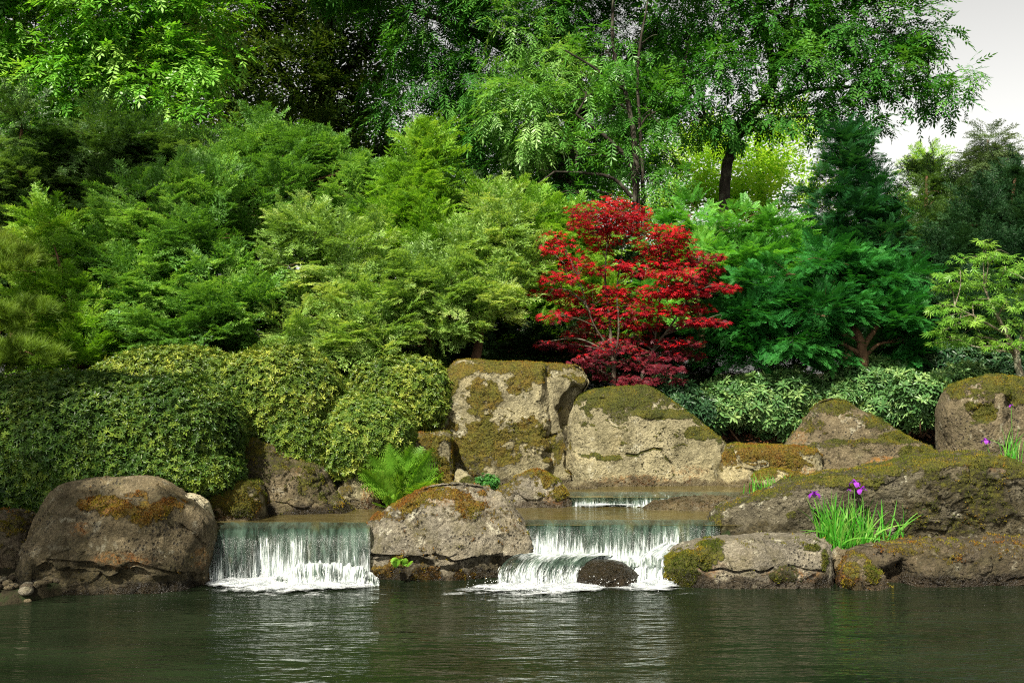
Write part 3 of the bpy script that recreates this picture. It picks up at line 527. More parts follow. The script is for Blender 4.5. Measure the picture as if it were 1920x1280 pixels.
def water_skin(name, rows, nu, nv, foam, amp, seed, fall0=0.0, kind='structure', lab=None):
    """sheet of water through rows of points; foam: values per row"""
    R = np.stack([resample(np.array([W(*q) if isinstance(q, tuple) else q for q in r]), nu) for r in rows])     # rows, nu, 3
    G = np.stack([smooth_line(R[:, i], nv) for i in range(nu)], 1)                                             # nv, nu, 3
    d = np.concatenate([np.zeros((1, nu)), np.cumsum(np.linalg.norm(np.diff(G, axis=0), axis=2), 0)])
    u = np.concatenate([[0], np.cumsum(np.linalg.norm(np.diff(G[0], axis=0), axis=1))])
    UV = np.stack([np.repeat(u[None], nv, 0).ravel(), d.ravel()], 1)
    fo = np.interp(np.linspace(0, len(rows)-1, nv), range(len(rows)), foam); fo = np.repeat(fo[:, None], nu, 1)
    V = G.reshape(-1, 3); F = grid_faces(nu, nv); N = vert_normals(V, F)
    if N[:, 2].mean()+(-N[:, 1]).mean() < 0: N = -N; F = F[:, ::-1]
    q = np.stack([UV[:, 0]*22, UV[:, 1]*3.0, np.zeros(len(UV))], 1)
    aa = amp*np.clip(fo.ravel()*1.3+0.12, 0, 1)
    V = V+N*(aa*fbm(q, 3, seed, 0.6))[:, None]
    fo2 = fo.ravel()+0.26*fbm(np.stack([UV[:, 0]*3.5, UV[:, 1]*1.2, UV[:, 0]*0], 1), 2, seed+4)
    o = mk(name, V, F, M_FALL, smooth=True, attrs={'foam': fo2, 'fall': fo.ravel()}, uv=UV)
    return tag(o, lab, None, None, kind), V.reshape(nv, nu, 3)
def droplets(name, P, dirs, L, Wd, kind='stuff', lab=None):
    """elongated drops: little octahedra"""
    n = len(P); d = nrm(dirs); a = nrm(np.cross(d, np.array([0.3, 1, 0.2]))); b = np.cross(d, a)
    L = L[:, None]; Wd = Wd[:, None]
    V = np.stack([P+d*L, P-d*L, P+a*Wd, P+b*Wd, P-a*Wd, P-b*Wd], 1).reshape(-1, 3)
    f = np.array([[0, 2, 3], [0, 3, 4], [0, 4, 5], [0, 5, 2], [1, 3, 2], [1, 4, 3], [1, 5, 4], [1, 2, 5]])
    F = (np.arange(n)[:, None, None]*6+f[None]).reshape(-1, 3)
    o = mk(name, V, F, M_DROP, smooth=True); return tag(o, lab, 'water spray', None, kind)
def fall_drops(G, v0, v1, n, seed, bias=1.0):
    rng = np.random.default_rng(seed); nv, nu = G.shape[:2]
    i = rng.integers(0, nu-1, n*4); t = v0+(v1-v0)*rng.random(n*4)**bias; j = np.clip((t*(nv-1)).astype(int), 0, nv-2)
    keep = (vnoise(np.stack([i/nu*26, t*1.5, t*0], 1), seed)+0.45*t) > rng.normal(0.12, 0.25, n*4); i, j = i[keep][:n], j[keep][:n]
    P = G[j, i]; D = G[j+1, i]-G[j, i]; m = len(P)
    P = P+rng.normal(0, 1, (m, 3))*np.array([0.006, 0.008, 0.012])+np.array([0, -0.012, 0]); return P, D+rng.normal(0, 0.0006, (m, 3)), rng.uniform(0.005, 0.040, m), rng.uniform(0.0012, 0.0030, m)
# left fall
def row(xs, py, Y, jit=0): return [(x, py(x) if callable(py) else py, Y) for x in xs]
XL = [384, 410, 440, 470, 480, 486, 510, 540, 570, 600, 630, 660, 694]
def wz(px, z, Y): return np.array([(px-960)/FPX*Y, Y, z])
def zrow(xs, z, Y): return [wz(x, z if not callable(z) else z(x), Y if not callable(Y) else Y(x)) for x in xs]
lipL = lambda x: 9.33+0.03*math.sin(x*0.031)-(0.07 if x < 482 else 0.0)
_, GL = water_skin('waterfall', [zrow(XL, MID+0.001, 9.78), zrow(XL, MID+0.002, lambda x: lipL(x)+0.14), zrow(XL, lambda x: MID-0.014+0.010*math.sin(x*0.047+1)-(0.012 if x < 482 else 0), lambda x: lipL(x)+0.02), zrow(XL, MID-0.10, lambda x: lipL(x)-0.07),
   zrow(XL, 0.16, lambda x: lipL(x)-0.13), zrow(XL, -0.03, lambda x: lipL(x)-0.16)], 260, 90, [0.0, 0.0, 0.06, 0.46, 0.68, 1.05], 0.018, 31)
P1 = fall_drops(GL, 0.62, 1.0, 420, 61, 0.5)
XR = [972, 1000, 1030, 1060, 1090, 1120, 1150, 1180, 1210, 1240, 1270, 1300, 1330, 1350]
lipR = lambda x: 9.58+0.035*math.sin(x*0.02)+0.02*math.sin(x*0.061)
_, GR = water_skin('waterfall', [zrow(XR, MID+0.001, 9.95), zrow(XR, MID+0.003, lambda x: lipR(x)+0.14), zrow(XR, lambda x: MID-0.012+0.012*math.sin(x*0.05), lambda x: lipR(x)+0.03), zrow(XR, MID-0.08, lambda x: lipR(x)-0.05),
   zrow(XR, 0.24, lambda x: lipR(x)-0.10), zrow(XR, 0.13, lambda x: lipR(x)-0.13)], 300, 80, [0.0, 0.02, 0.08, 0.32, 0.60, 1.0], 0.020, 32)
P2 = fall_drops(GR, 0.62, 1.0, 320, 62, 0.5)
# foaming basin, then the domed rock, then the chute on the right
XB = [985, 1050, 1120, 1200, 1260, 1330]
water_skin('rapids', [zrow(XB, 0.20, 9.60), zrow(XB, 0.185, 9.50), zrow(XB, lambda x: 0.165+0.03*math.sin(x*0.05), 9.40), zrow(XB, 0.165, 9.30), zrow(XB, 0.12, 9.18)], 240, 60, [1.0, 1.05, 0.9, 0.6, 0.55], 0.03, 33)
XD = [935, 985, 1040, 1090]
_, GD = water_skin('waterfall', [zrow([985, 1030, 1090, 1150], 0.19, 9.45), zrow([960, 1010, 1060, 1120], 0.20, 9.30), zrow([945, 990, 1040, 1100], 0.175, 9.14), zrow(XD, 0.10, 9.04), zrow(XD, -0.03, 8.99)], 200, 70, [0.85, 0.45, 0.28, 0.58, 1.0], 0.016, 34)
P3 = fall_drops(GD, 0.6, 1.0, 260, 63, 0.5)
_, GC = water_skin('rapids', [zrow([1230, 1270, 1320, 1345], 0.27, 9.52), zrow([1195, 1235, 1270, 1300], 0.20, 9.35), zrow([1180, 1205, 1230, 1262], 0.11, 9.18), zrow([1175, 1200, 1225, 1260], 0.03, 9.05), zrow([1165, 1200, 1230, 1268], -0.03, 8.97)], 160, 80, [1.05, 0.95, 0.85, 0.85, 1.0], 0.035, 35)
# water over the sunken rock at the foot of the left fall
XS = [520, 560, 620, 680, 712]
zs = lambda k_: (lambda x: k_*max(0.0, 1-((x-616)/98.0)**2)**0.5-0.015)
_, GS = water_skin('rapids', [zrow(XS, zs(0.14), 9.24), zrow(XS, zs(0.19), 9.17), zrow(XS, zs(0.18), 9.08), zrow(XS, zs(0.11), 8.99), zrow(XS, zs(0.0), 8.92)], 220, 70, [1.3, 1.15, 0.80, 0.60, 1.0], 0.022, 36)
P4 = fall_drops(GS, 0.3, 1.0, 200, 64, 0.7)
# upper cascade
XU = [1050, 1110, 1180, 1260, 1340, 1420]
yu = lambda o_: (lambda x: 11.06+o_+0.05*math.sin(x*0.013))
water_skin('waterfall', [zrow(XU, UP+0.001, 11.45), zrow(XU, UP+0.002, yu(0.12)), zrow(XU, UP-0.012, yu(0.0)), zrow(XU, UP-0.06, yu(-0.06)), zrow(XU, MID-0.01, yu(-0.13))], 260, 50, [0.05, 0.15, 0.34, 0.5, 0.75], 0.018, 37)
# foam
def foam_patch(name, ells, z, step, seed, hgt, lab):
    ws = []
    for (cx, cy, rx, ry, s) in ells:
        Y0 = (EYE-z)*FPX/(cy-HOR); ws.append(((cx-960)/FPX*Y0, Y0, rx/FPX*Y0, ((EYE-z)*FPX/(cy-ry-HOR)-(EYE-z)*FPX/(cy+ry-HOR))/2, s))
    x0 = min(a-1.3*c for a, b, c, d, s in ws); x1 = max(a+1.3*c for a, b, c, d, s in ws); y0 = min(b-1.3*d for a, b, c, d, s in ws); y1 = max(b+1.3*d for a, b, c, d, s in ws)
    xs = np.arange(x0, x1, step); ys = np.arange(y0, y1, step); A, Bq = np.meshgrid(xs, ys); V = np.stack([A.ravel(), Bq.ravel(), np.full(A.size, z)], 1)
    den = np.zeros(len(V))
    for a, b, c, d, s in ws: den = np.maximum(den, s*np.clip(1.25-((V[:, 0]-a)/c)**2-((V[:, 1]-b)/d)**2, 0, 1))
    nz = fbm(V*np.array([7, 16, 1]), 3, seed, 0.6)
    V[:, 2] += 0.012+np.clip(den, 0, 1)*hgt*(0.55+0.6*nz)
    F = grid_faces(len(xs), len(ys)); F = F[(den[F] > 0.02).all(1)]
    o = mk(name, V, F, M_FOAM, smooth=True, attrs={'foam': np.clip(den, 0, 1.1)}); tag(o, lab, 'foam', None, 'stuff'); return V[den > 0.5]
f1 = foam_patch('foam', [(470, 1094, 92, 12, 1.1), (560, 1100, 150, 10, 0.95), (620, 1096, 90, 9, 0.9), (500, 1108, 130, 9, 0.62), (560, 1118, 190, 9, 0.40), (450, 1126, 120, 8, 0.30)], 0.0, 0.012, 71, 0.030, 'white foam at the foot of the left waterfall')
f2 = foam_patch('foam', [(990, 1104, 120, 9, 1.0), (1060, 1104, 90, 9, 1.0), (930, 1108, 90, 7, 0.6), (1010, 1114, 110, 6, 0.55), (1222, 1098, 56, 10, 1.1), (1200, 1106, 90, 6, 0.6), (1000, 1126, 190, 9, 0.40), (1240, 1116, 110, 8, 0.36), (900, 1116, 110, 7, 0.40)], 0.0, 0.012, 72, 0.028, 'white foam at the foot of the right waterfall')
f3 = foam_patch('foam', [(1150, 946, 60, 4, 1.0), (1110, 948, 40, 4, 0.7)], MID, 0.012, 73, 0.015, 'thin line of foam under the upper cascade')
rng = np.random.default_rng(5)
def splash(Vf, n, z):
    i = rng.integers(0, len(Vf), n); P = Vf[i]+rng.normal(0, 1, (n, 3))*np.array([0.03, 0.04, 0.0])+np.array([0, 0, 1])*np.abs(rng.normal(0, 0.035, n))[:, None]
    return P, rng.normal(0, 1, (n, 3))+np.array([0, 0, 1.0]), rng.uniform(0.003, 0.010, n), rng.uniform(0.002, 0.005, n)
S1 = splash(f1, 260, 0); S2 = splash(f2, 240, 0)
def cat4(*q): return [np.concatenate([t[i] for t in q]) for i in range(4)]
droplets('spray', *cat4(P4, S1), lab='white drops and splashes of the left waterfall')
droplets('spray', *cat4(P3, S2), lab='white drops and splashes of the right waterfall')
# ------------------------------------------------------------------ leaf shapes (unit length along +y, upper side +z): verts, faces, age of each vertex
class T:
    def __init__(s, V, F, A): s.V, s.F, s.A = np.array(V, float), np.array(F, np.int32), np.array(A, float)
def t_needle_frond(ntw=7, nn=4, nl=0.085, nw=0.024, twl=0.46, ang=0.85, droop=0.16, seed=0, wob=0.05):
    r = np.random.default_rng(seed); V, F, A = [], [], []
    def tri(p, d, l, w, a):
        d = d/np.linalg.norm(d); s = np.array([-d[1], d[0], r.normal(0, 0.5)]); s /= np.linalg.norm(s); n = len(V)
        V.extend([p-s*w/2, p+s*w/2, p+d*l]); F.append([n, n+1, n+2]); A.extend([a, a, min(1, a+0.15)])
    def ax(t): return np.array([0, t, -droop*t*t])
    for k in range(ntw):
        t = 0.10+0.82*k/(ntw-1)
        for sd in (-1, 1):
            tt = t+r.normal(0, 0.02); L = twl*(1-0.72*tt)*r.uniform(0.8, 1.15); a = ang+r.normal(0, 0.12)
            d = np.array([sd*math.sin(a), math.cos(a), r.normal(0, 0.14)-0.05])
            m = max(2, int(round(nn*L/twl+1)))
            for i in range(m):
                q = (i+0.6)/m; p = ax(tt)+d*L*q+np.array([0, 0, -0.12*(L*q)**2/0.3+r.normal(0, wob*0.3)])
                for s2 in (-1, 1):
                    b = s2*0.75; dd = np.array([d[0]*math.cos(b)-d[1]*math.sin(b), d[0]*math.sin(b)+d[1]*math.cos(b), r.normal(0, 0.25)])
                    tri(p, dd, nl*r.uniform(0.8, 1.2)*(1.1-0.4*q), nw, 0.25*tt+0.5*q)
            tri(ax(tt)+d*L*0.9, d, nl*1.1, nw, 0.85)
    for i in range(8):
        t = 0.45+0.55*i/7
        for s2 in (-1, 1): tri(ax(t), np.array([s2*0.7, 0.7, 0.1]), nl, nw, 0.3+0.6*t)
    tri(ax(0.97), np.array([0, 1, -0.2]), nl*1.3, nw, 1.0)
    for a_, b_ in ((0, 0.5), (0.5, 1.0)):
        n = len(V); p, q = ax(a_), ax(b_); V.extend([p-[0.006, 0, 0], p+[0.006, 0, 0], q]); F.append([n, n+1, n+2]); A.extend([0, 0, 0.2])
    return T(V, F, A)
def diamond(V, F, A, p, d, nrm_, l, w, a, wide=0.45):
    d = d/np.linalg.norm(d); s = np.cross(d, nrm_); s = s/max(1e-6, np.linalg.norm(s)); n = len(V)
    V.extend([p, p+d*l*wide+s*w/2, p+d*l, p+d*l*wide-s*w/2]); F.append([n, n+1, n+2, n+3]); A.extend([a]*4)
def t_pinnate(pairs=4, ll=0.34, lw=0.115, seed=0, droop=0.35):
    r = np.random.default_rng(seed); V, F, A = [], [], []
    def ax(t): return np.array([0, t*0.8, -droop*t*t])
    for k in range(pairs):
        t = 0.28+0.62*k/(pairs-1)
        for sd in (-1, 1):
            a = 1.0+r.normal(0, 0.1); d = np.array([sd*math.sin(a), math.cos(a), -0.35+r.normal(0, 0.15)])
            diamond(V, F, A, ax(t), d, np.array([r.normal(0, 0.3), 0.2, 1]), ll*r.uniform(0.8, 1.1), lw, r.uniform(0.2, 0.8))
    diamond(V, F, A, ax(1), np.array([0, 0.9, -0.45]), np.array([0, 0.3, 1]), ll*1.1, lw*1.1, 0.7)
    n = len(V); V.extend([ax(0)-[.008, 0, 0], ax(0)+[.008, 0, 0], ax(1)+[.004, 0, 0], ax(1)-[.004, 0, 0]]); F.append([n, n+1, n+2, n+3]); A.extend([0.3]*4)
    return T(V, F, A)
def leaf6(V, F, A, p, d, up, l, w, a, fold=0.12, curl=0.1):
    """oblong leaf folded on its midrib"""
    d = d/np.linalg.norm(d); s = np.cross(d, up); s = s/max(1e-6, np.linalg.norm(s)); z = np.cross(s, d); n = len(V)
    V.extend([p, p+d*l*0.38+s*w/2+z*fold*w, p+d*l*0.74+s*w*0.42+z*(fold*w-curl*l*0.4), p+d*l-z*curl*l, p+d*l*0.74-s*w*0.42+z*(fold*w-curl*l*0.4), p+d*l*0.38-s*w/2+z*fold*w])
    F.extend([[n, n+1, n+2, n+3], [n, n+3, n+4, n+5]]); A.extend([a]*6)
def t_rosette(nl=7, w=0.30, tilt=0.35, seed=0):
    """whorl of leaves round a shoot that points along +z"""
    r = np.random.default_rng(seed); V, F, A = [], [], []
    for k in range(nl):
        th = 2*math.pi*(k+r.uniform(-0.25, 0.25))/nl; e = tilt+r.normal(0, 0.25); d = np.array([math.cos(th)*math.cos(e), math.sin(th)*math.cos(e), math.sin(e)])
        leaf6(V, F, A, np.array([0, 0, r.uniform(-0.15, 0.05)]), d, np.array([0, 0, 1.0]), r.uniform(0.75, 1.1), w, r.uniform(0.0, 0.7))
    if seed % 2:
        for k in range(3):
            th = 2*math.pi*k/3+1; d = np.array([math.cos(th)*0.5, math.sin(th)*0.5, 0.8]); leaf6(V, F, A, np.array([0, 0, 0.05]), d, np.array([0, 0, 1.0]), 0.5, w*0.7, 1.0)
    return T(V, F, A)
def t_palm_leaf(lobes=7, w=0.20, seed=0, droop=0.3):
    r = np.random.default_rng(seed); V, F, A = [], [], []; a = r.uniform(0.1, 0.9)
    for k in range(lobes):
        th = (k-(lobes-1)/2)*0.62+r.normal(0, 0.06); l = (1-0.09*abs(k-(lobes-1)/2)**1.5)*r.uniform(0.9, 1.05)
        diamond(V, F, A, np.zeros(3), np.array([math.sin(th), math.cos(th), -droop+r.normal(0, 0.08)]), np.array([r.normal(0, 0.25), 0, 1]), l, w, a, 0.5)
    return T(V, F, A)
def t_spray(nl=7, w=0.32, seed=0):
    """twig with alternate simple leaves"""
    r = np.random.default_rng(seed); V, F, A = [], [], []
    for k in range(nl):
        t = k/nl; sd = 1 if k % 2 else -1; d = np.array([sd*0.8, 0.6, r.normal(-0.15, 0.2)])
        diamond(V, F, A, np.array([0, t*0.9, -0.15*t*t]), d, np.array([r.normal(0, .3), r.normal(0, .3), 1]), r.uniform(0.28, 0.40), 0.4*w, r.random())
    diamond(V, F, A, np.array([0, 0.9, -0.14]), np.array([0, 1, -0.3]), np.array([0, 0.2, 1]), 0.35, 0.4*w, 0.9)
    return T(V, F, A)
def t_scale_frond(seed=0):
    """flat cypress spray: short broad scaly fingers"""
    r = np.random.default_rng(seed); V, F, A = [], [], []
    for k in range(7):
        t = 0.08+0.88*k/6
        for sd in (-1, 1):
            L = 0.42*(1-0.68*t)*r.uniform(0.8, 1.15); a = 0.8+r.normal(0, 0.1); d = np.array([sd*math.sin(a), math.cos(a), r.normal(-0.05, 0.1)]); p0 = np.array([0, t, -0.2*t*t])
            for i in range(3):
                q = i/3.0; p = p0+d*L*q
                for s2 in (-1, 1):
                    b = s2*0.55; dd = np.array([d[0]*math.cos(b)-d[1]*math.sin(b), d[0]*math.sin(b)+d[1]*math.cos(b), r.normal(-0.05, 0.12)])
                    diamond(V, F, A, p, dd, np.array([r.normal(0, .2), 0, 1]), L*0.5+0.03, 0.042, 0.2*t+0.5*q+0.1, 0.55)
            diamond(V, F, A, p0+d*L*0.8, d, np.array([0, 0, 1]), 0.13, 0.042, 0.85, 0.55)
    return T(V, F, A)
def t_tuft(n=16, w=0.035, seed=0):
    """pine shoot: needles in a brush along +y"""
    r = np.random.default_rng(seed); V, F, A = [], [], []
    for k in range(n):
        th = r.uniform(0, 6.28); e = r.uniform(0.25, 0.9); d = np.array([math.cos(th)*e, 1-0.4*e, math.sin(th)*e]); d /= np.linalg.norm(d); s = nrm(np.cross(d, r.normal(0, 1, 3))); p = np.array([0, r.uniform(0, 0.35), 0]); m = len(V)
        V.extend([p-s*w/2, p+s*w/2, p+d*r.uniform(0.6, 0.9)]); F.append([m, m+1, m+2]); A.extend([0.1, 0.1, r.uniform(0.3, 1.0)])
    return T(V, F, A)

def basis(d, up):
    y = nrm(d); x = nrm(np.cross(y, up)); z = np.cross(x, y); return np.stack([x, y, z], 1)
def scatter(name, parent, mat, tmpls, pos, B, size, rnd, rng):
    """many small leaves as the one mesh of a crown"""
    Vs, Fs, As, off = [], [], [], 0; pick = rng.integers(0, len(tmpls), len(pos))
    for k, t in enumerate(tmpls):
        i = np.nonzero(pick == k)[0]
        if not len(i): continue
        v = np.einsum('mk,nkj->nmj', t.V, B[i])*size[i][:, None, None]+pos[i][:, None]
        m = len(t.V); Vs.append(v.reshape(-1, 3)); Fs.append((t.F[None]+(np.arange(len(i))*m)[:, None, None]+off).reshape(-1, t.F.shape[1]).astype(np.int32))
        As.append(np.clip(rnd[i][:, None]*0.6+t.A[None]*0.4, 0, 1).ravel()); off += m*len(i)
    return mk(name, np.concatenate(Vs), Fs, mat, parent, attrs={'rnd': np.concatenate(As)})
def sph(n, rng): return nrm(rng.normal(0, 1, (n, 3)))
def wblobs(blobs, deep=1.0):
    out = []
    for b in blobs:
        px, py, rx, ry, Y = b[:5]; c = W(px, py, Y); a, h = rx/FPX*Y, ry/FPX*Y; out.append((c, np.array([a, (b[5] if len(b) > 5 else 0.5*(a+h))*deep, h])))
    return out
def crown(parent, mat, tmpls, blobs, seed, name='crown', **kw):
    rng = np.random.default_rng(seed+1); return scatter(name, parent, mat, tmpls, *crown_pts(blobs, seed, **kw), rng)
def crown_pts(blobs, seed, dens=7.0, sub_r=0.32, per=18, size=0.34, up=0.3, flat=0.65, back=0.55, inner=0.22, outw=0.6, tilt=0.45, lowcut=-0.5, hang=0.0):
    rng = np.random.default_rng(seed); P, D, U = [], [], []; R = []
    for c, r in wblobs(blobs):
        n = max(3, int(dens*4*math.pi*((r[0]*r[1])**1.6/3+(r[0]*r[2])**1.6/3+(r[1]*r[2])**1.6/3)**(1/1.6)*(0.5+0.5*back)))
        u = sph(int(n*2.2)+6, rng); u = u[(u[:, 1] < back) & (u[:, 2] > lowcut-0.4)][:n]
        rad = np.where(rng.random(len(u)) < inner, rng.uniform(0.25, 0.75, len(u)), rng.uniform(0.80, 1.04, len(u)))
        sc = c+u*r*rad[:, None]; s = sub_r*rng.uniform(0.6, 1.35, len(u)); tone = rng.random(len(u))
        k = rng.poisson(per*(s/sub_r)**2*np.where(rng.random(len(u)) < 0.12, 0.25, 1.0))
        i = np.repeat(np.arange(len(u)), k); u2 = sph(len(i), rng); u2[:, 2] = np.where(u2[:, 2] < lowcut, -u2[:, 2], u2[:, 2])
        P.append(sc[i]+u2*(s[i]*rng.random(len(i))**0.45)[:, None]*np.array([1, 1, flat]))
        d = outw*u2+0.5*u[i]+np.array([0, 0, up])+rng.normal(0, 0.28, (len(i), 3)); D.append(d)
        U.append(np.array([0, 0, 1.0])+tilt*u2+0.25*u[i]+rng.normal(0, 0.22, (len(i), 3))); R.append(np.clip(0.55*tone[i]+0.45*rng.random(len(i)), 0, 1))
    P, D, U, R = (np.concatenate(q) for q in (P, D, U, R)); D = nrm(D)-np.array([0, 0, hang])
    return P, basis(D, U), size*rng.uniform(0.65, 1.25, len(P)), R
def bough_pts(blobs, seed, per_m2=4.6, length=0.90, nfr=28, size=0.25, rise=0.35, droop=0.12, wid=0.20, back=0.45):
    """pointed feathery boughs that reach out of each foliage mass"""
    rng = np.random.default_rng(seed); Ps, Ds, Us, Rs, Ss = [], [], [], [], []
    for c, r in wblobs(blobs):
        area = 4*math.pi*((r[0]*r[1])**1.6/3+(r[0]*r[2])**1.6/3+(r[1]*r[2])**1.6/3)**(1/1.6); n = max(6, int(area*per_m2*0.7))
        u = sph(n*3, rng); u = u[(u[:, 1] < back) & (u[:, 2] > -0.75)][:n]; n = len(u)
        d = nrm(u*np.array([1, 1, 0.8])+np.array([0, 0, rise])+rng.normal(0, 0.22, (n, 3))); L = length*rng.uniform(0.6, 1.25, n)*min(1.0, 0.55+0.5*r.min()/0.5)
        tip = c+u*r*rng.uniform(0.86, 1.06, n)[:, None]+d*0.18*L[:, None]; b0 = tip-d*L[:, None]
        sd = nrm(np.cross(d, np.array([0, 0, 1.0])+rng.normal(0, 0.15, (n, 3)))); tone = rng.random(n)
        i = np.repeat(np.arange(n), nfr); m = len(i); s = rng.random(m)**0.85; lat = rng.choice([-1.0, 1.0], m)*rng.random(m)**0.6
        w = wid*(1-s)**0.8+0.015; P = b0[i]+d[i]*(L[i]*s)[:, None]+sd[i]*(lat*w)[:, None]+rng.normal(0, 0.025, (m, 3)); P[:, 2] -= droop*L[i]*s**2+0.25*w*lat**2
        Ps.append(P); Ds.append(nrm(d[i]*0.9+sd[i]*(0.75*lat)[:, None]-np.array([0, 0, 0.25*1])*s[:, None]+rng.normal(0, 0.16, (m, 3)))); Us.append(np.array([0, 0, 1.0])-0.35*d[i]+np.array([0, -0.25, 0])+rng.normal(0, 0.22, (m, 3)))
        Rs.append(np.clip(0.45*tone[i]+0.30*s+0.3*rng.random(m), 0, 1)); Ss.append(size*(1.15-0.45*s)*rng.uniform(0.75, 1.2, m))
    P, D, U, R, S = (np.concatenate(q) for q in (Ps, Ds, Us, Rs, Ss)); return P, basis(D, U), S, R
def limbs(parent, mat, lines, blobs=(), seed=0, r_end=0.012, every=1, name='trunk', br=0.35, z_gap=0.15, lines_world=False):
    """trunks along lines [(px, py, Y, radius) ...] with a limb running from them into each foliage mass"""
    rng = np.random.default_rng(seed); A = Acc(); pts = []
    for L in lines:
        Q = np.array([[*W(q[0], q[1], q[2]), q[3]] for q in L]); n = max(8, len(Q)*6); S = smooth_line(Q, n)
        S[:, :3] += 0.10*S[:, 3:4]*rng.normal(0, 1, (n, 3)); A.add(*tube(S[:, :3], np.maximum(S[:, 3], 0.004), 9)); pts.append(S)
    pts = np.concatenate(pts)
    for k, (c, r) in enumerate(wblobs(blobs)):
        if k % every: continue
        d = np.linalg.norm(pts[:, :3]-c, axis=1)+1.5*np.maximum(0, pts[:, 2]-(c[2]-z_gap)); s = pts[np.argmin(d)]
        e = c+np.array([0, 0, 0.2*r[2]]); m = (s[:3]+e)/2+np.array([0, 0, 0.10*np.linalg.norm(e-s[:3])])+rng.normal(0, 0.06, 3)*np.linalg.norm(e-s[:3])
        Q = smooth_line([s[:3], m, e], 12); ra = max(r_end*1.6, s[3]*br); A.add(*tube(Q, np.linspace(ra, r_end, 12), 6))
        for _ in range(3):
            t = c+sph(1, rng)[0]*r*0.8; q0 = Q[rng.integers(6, 11)]; A.add(*tube(smooth_line([q0, (q0+t)/2+rng.normal(0, 0.05, 3), t], 7), np.linspace(r_end*0.9, r_end*0.35, 7), 5))
    V, F = A.get(); return mk(name, V, F, mat, parent, smooth=True)

YEW = [t_needle_frond(ntw=7, nn=3, nl=0.135, nw=0.050, seed=s) for s in range(5)]
FEATHER = [t_needle_frond(ntw=8, nn=3, nl=0.11, nw=0.034, twl=0.40, ang=0.7, droop=0.30, seed=20+s, wob=0.1) for s in range(4)]
ASH = [t_pinnate(seed=s) for s in range(4)]
WILLOWY = [t_pinnate(pairs=5, ll=0.33, lw=0.075, seed=9+s, droop=0.45) for s in range(4)]
BEECH = [t_spray(seed=s) for s in range(4)]
CYP = [t_scale_frond(s) for s in range(4)]
ROS = [t_rosette(seed=s) for s in range(6)]
RHO = [t_rosette(nl=8, w=0.27, tilt=0.15, seed=30+s) for s in range(6)]
MAP = [t_palm_leaf(seed=s) for s in range(5)]
LACE = [t_palm_leaf(lobes=7, w=0.13, seed=40+s, droop=0.2) for s in range(5)]
PINE = [t_tuft(seed=s) for s in range(4)]

M_BARK = bark_mat('bark_dark', (0.010, 0.008, 0.006), (0.036, 0.028, 0.020), 0.15)
M_BARK2 = bark_mat('bark_grey', (0.10, 0.085, 0.06), (0.26, 0.22, 0.15), 0.6)
M_TWIG = bark_mat('bark_red_brown', (0.05, 0.028, 0.016), (0.15, 0.085, 0.045))

# ------------------------------------------------------------------ trees at the back
L_LEFTASH = leaf_mat('leaf_left_ash', (0.03, 0.14, 0.008), (0.125, 0.36, 0.026), (0.46, 0.66, 0.15), 0.42, 0.4, 0.4)
L_DARKTREE = leaf_mat('leaf_dark_tree', (0.012, 0.034, 0.006), (0.038, 0.085, 0.014), (0.14, 0.20, 0.03), 0.25, 0.5, 0.25)
L_ASH = leaf_mat('leaf_ash', (0.0189, 0.0893, 0.0105), (0.066, 0.228, 0.0264), (0.2125, 0.45, 0.0875), 0.42, 0.42, 0.4)
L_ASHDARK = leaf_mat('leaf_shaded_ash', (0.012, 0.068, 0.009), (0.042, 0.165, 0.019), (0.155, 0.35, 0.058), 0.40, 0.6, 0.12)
L_ASHLIT = leaf_mat('leaf_sunlit_ash', (0.042, 0.1365, 0.0189), (0.144, 0.336, 0.06), (0.45, 0.625, 0.2375), 0.42, 0.42, 0.4)  # sunlit copy of the ash leaf, light put into the colour
L_GOLD = leaf_mat('leaf_yellow_green', (0.15, 0.34, 0.025), (0.33, 0.57, 0.06), (0.60, 0.74, 0.17), 0.5, 0.5, 0.3)
L_YEWDARK = leaf_mat('leaf_yew_dark', (0.0126, 0.0441, 0.0084), (0.054, 0.126, 0.024), (0.1875, 0.3125, 0.0688), 0.42, 0.45, 0.4)
L_YEW = leaf_mat('leaf_yew', (0.0263, 0.084, 0.0105), (0.1173, 0.2829, 0.0414), (0.4388, 0.6825, 0.1463), 0.42, 0.45, 0.4)
L_YEWPALE = leaf_mat('leaf_yew_pale', (0.045, 0.115, 0.018), (0.235, 0.40, 0.08), (0.66, 0.72, 0.26), 0.42, 0.45, 0.4)
L_LIME = leaf_mat('leaf_lime_yew', (0.045, 0.14, 0.009), (0.18, 0.38, 0.028), (0.54, 0.70, 0.12), 0.42, 0.45, 0.4)
L_CYP = leaf_mat('leaf_cypress', (0.008, 0.06, 0.012), (0.028, 0.18, 0.028), (0.10, 0.36, 0.07), 0.35, 0.5, 0.25)
L_TEAL = leaf_mat('leaf_blue_cypress', (0.007, 0.040, 0.011), (0.019, 0.105, 0.026), (0.07, 0.21, 0.058), 0.3, 0.5, 0.25)
L_FRESH = leaf_mat('leaf_fresh_cypress', (0.0315, 0.1575, 0.0147), (0.132, 0.4092, 0.0528), (0.4312, 0.72, 0.1581), 0.42, 0.45, 0.4)
L_DARKCON = leaf_mat('leaf_dark_conifer', (0.005, 0.022, 0.007), (0.014, 0.052, 0.015), (0.05, 0.125, 0.035), 0.2, 0.5, 0.2)
L_SHADEYEW = leaf_mat('leaf_shaded_yew', (0.004, 0.013, 0.003), (0.012, 0.034, 0.007), (0.04, 0.085, 0.018), 0.2, 0.5, 0.2)  # yew leaf darkened to paint the shaded gaps between sunlit bushes
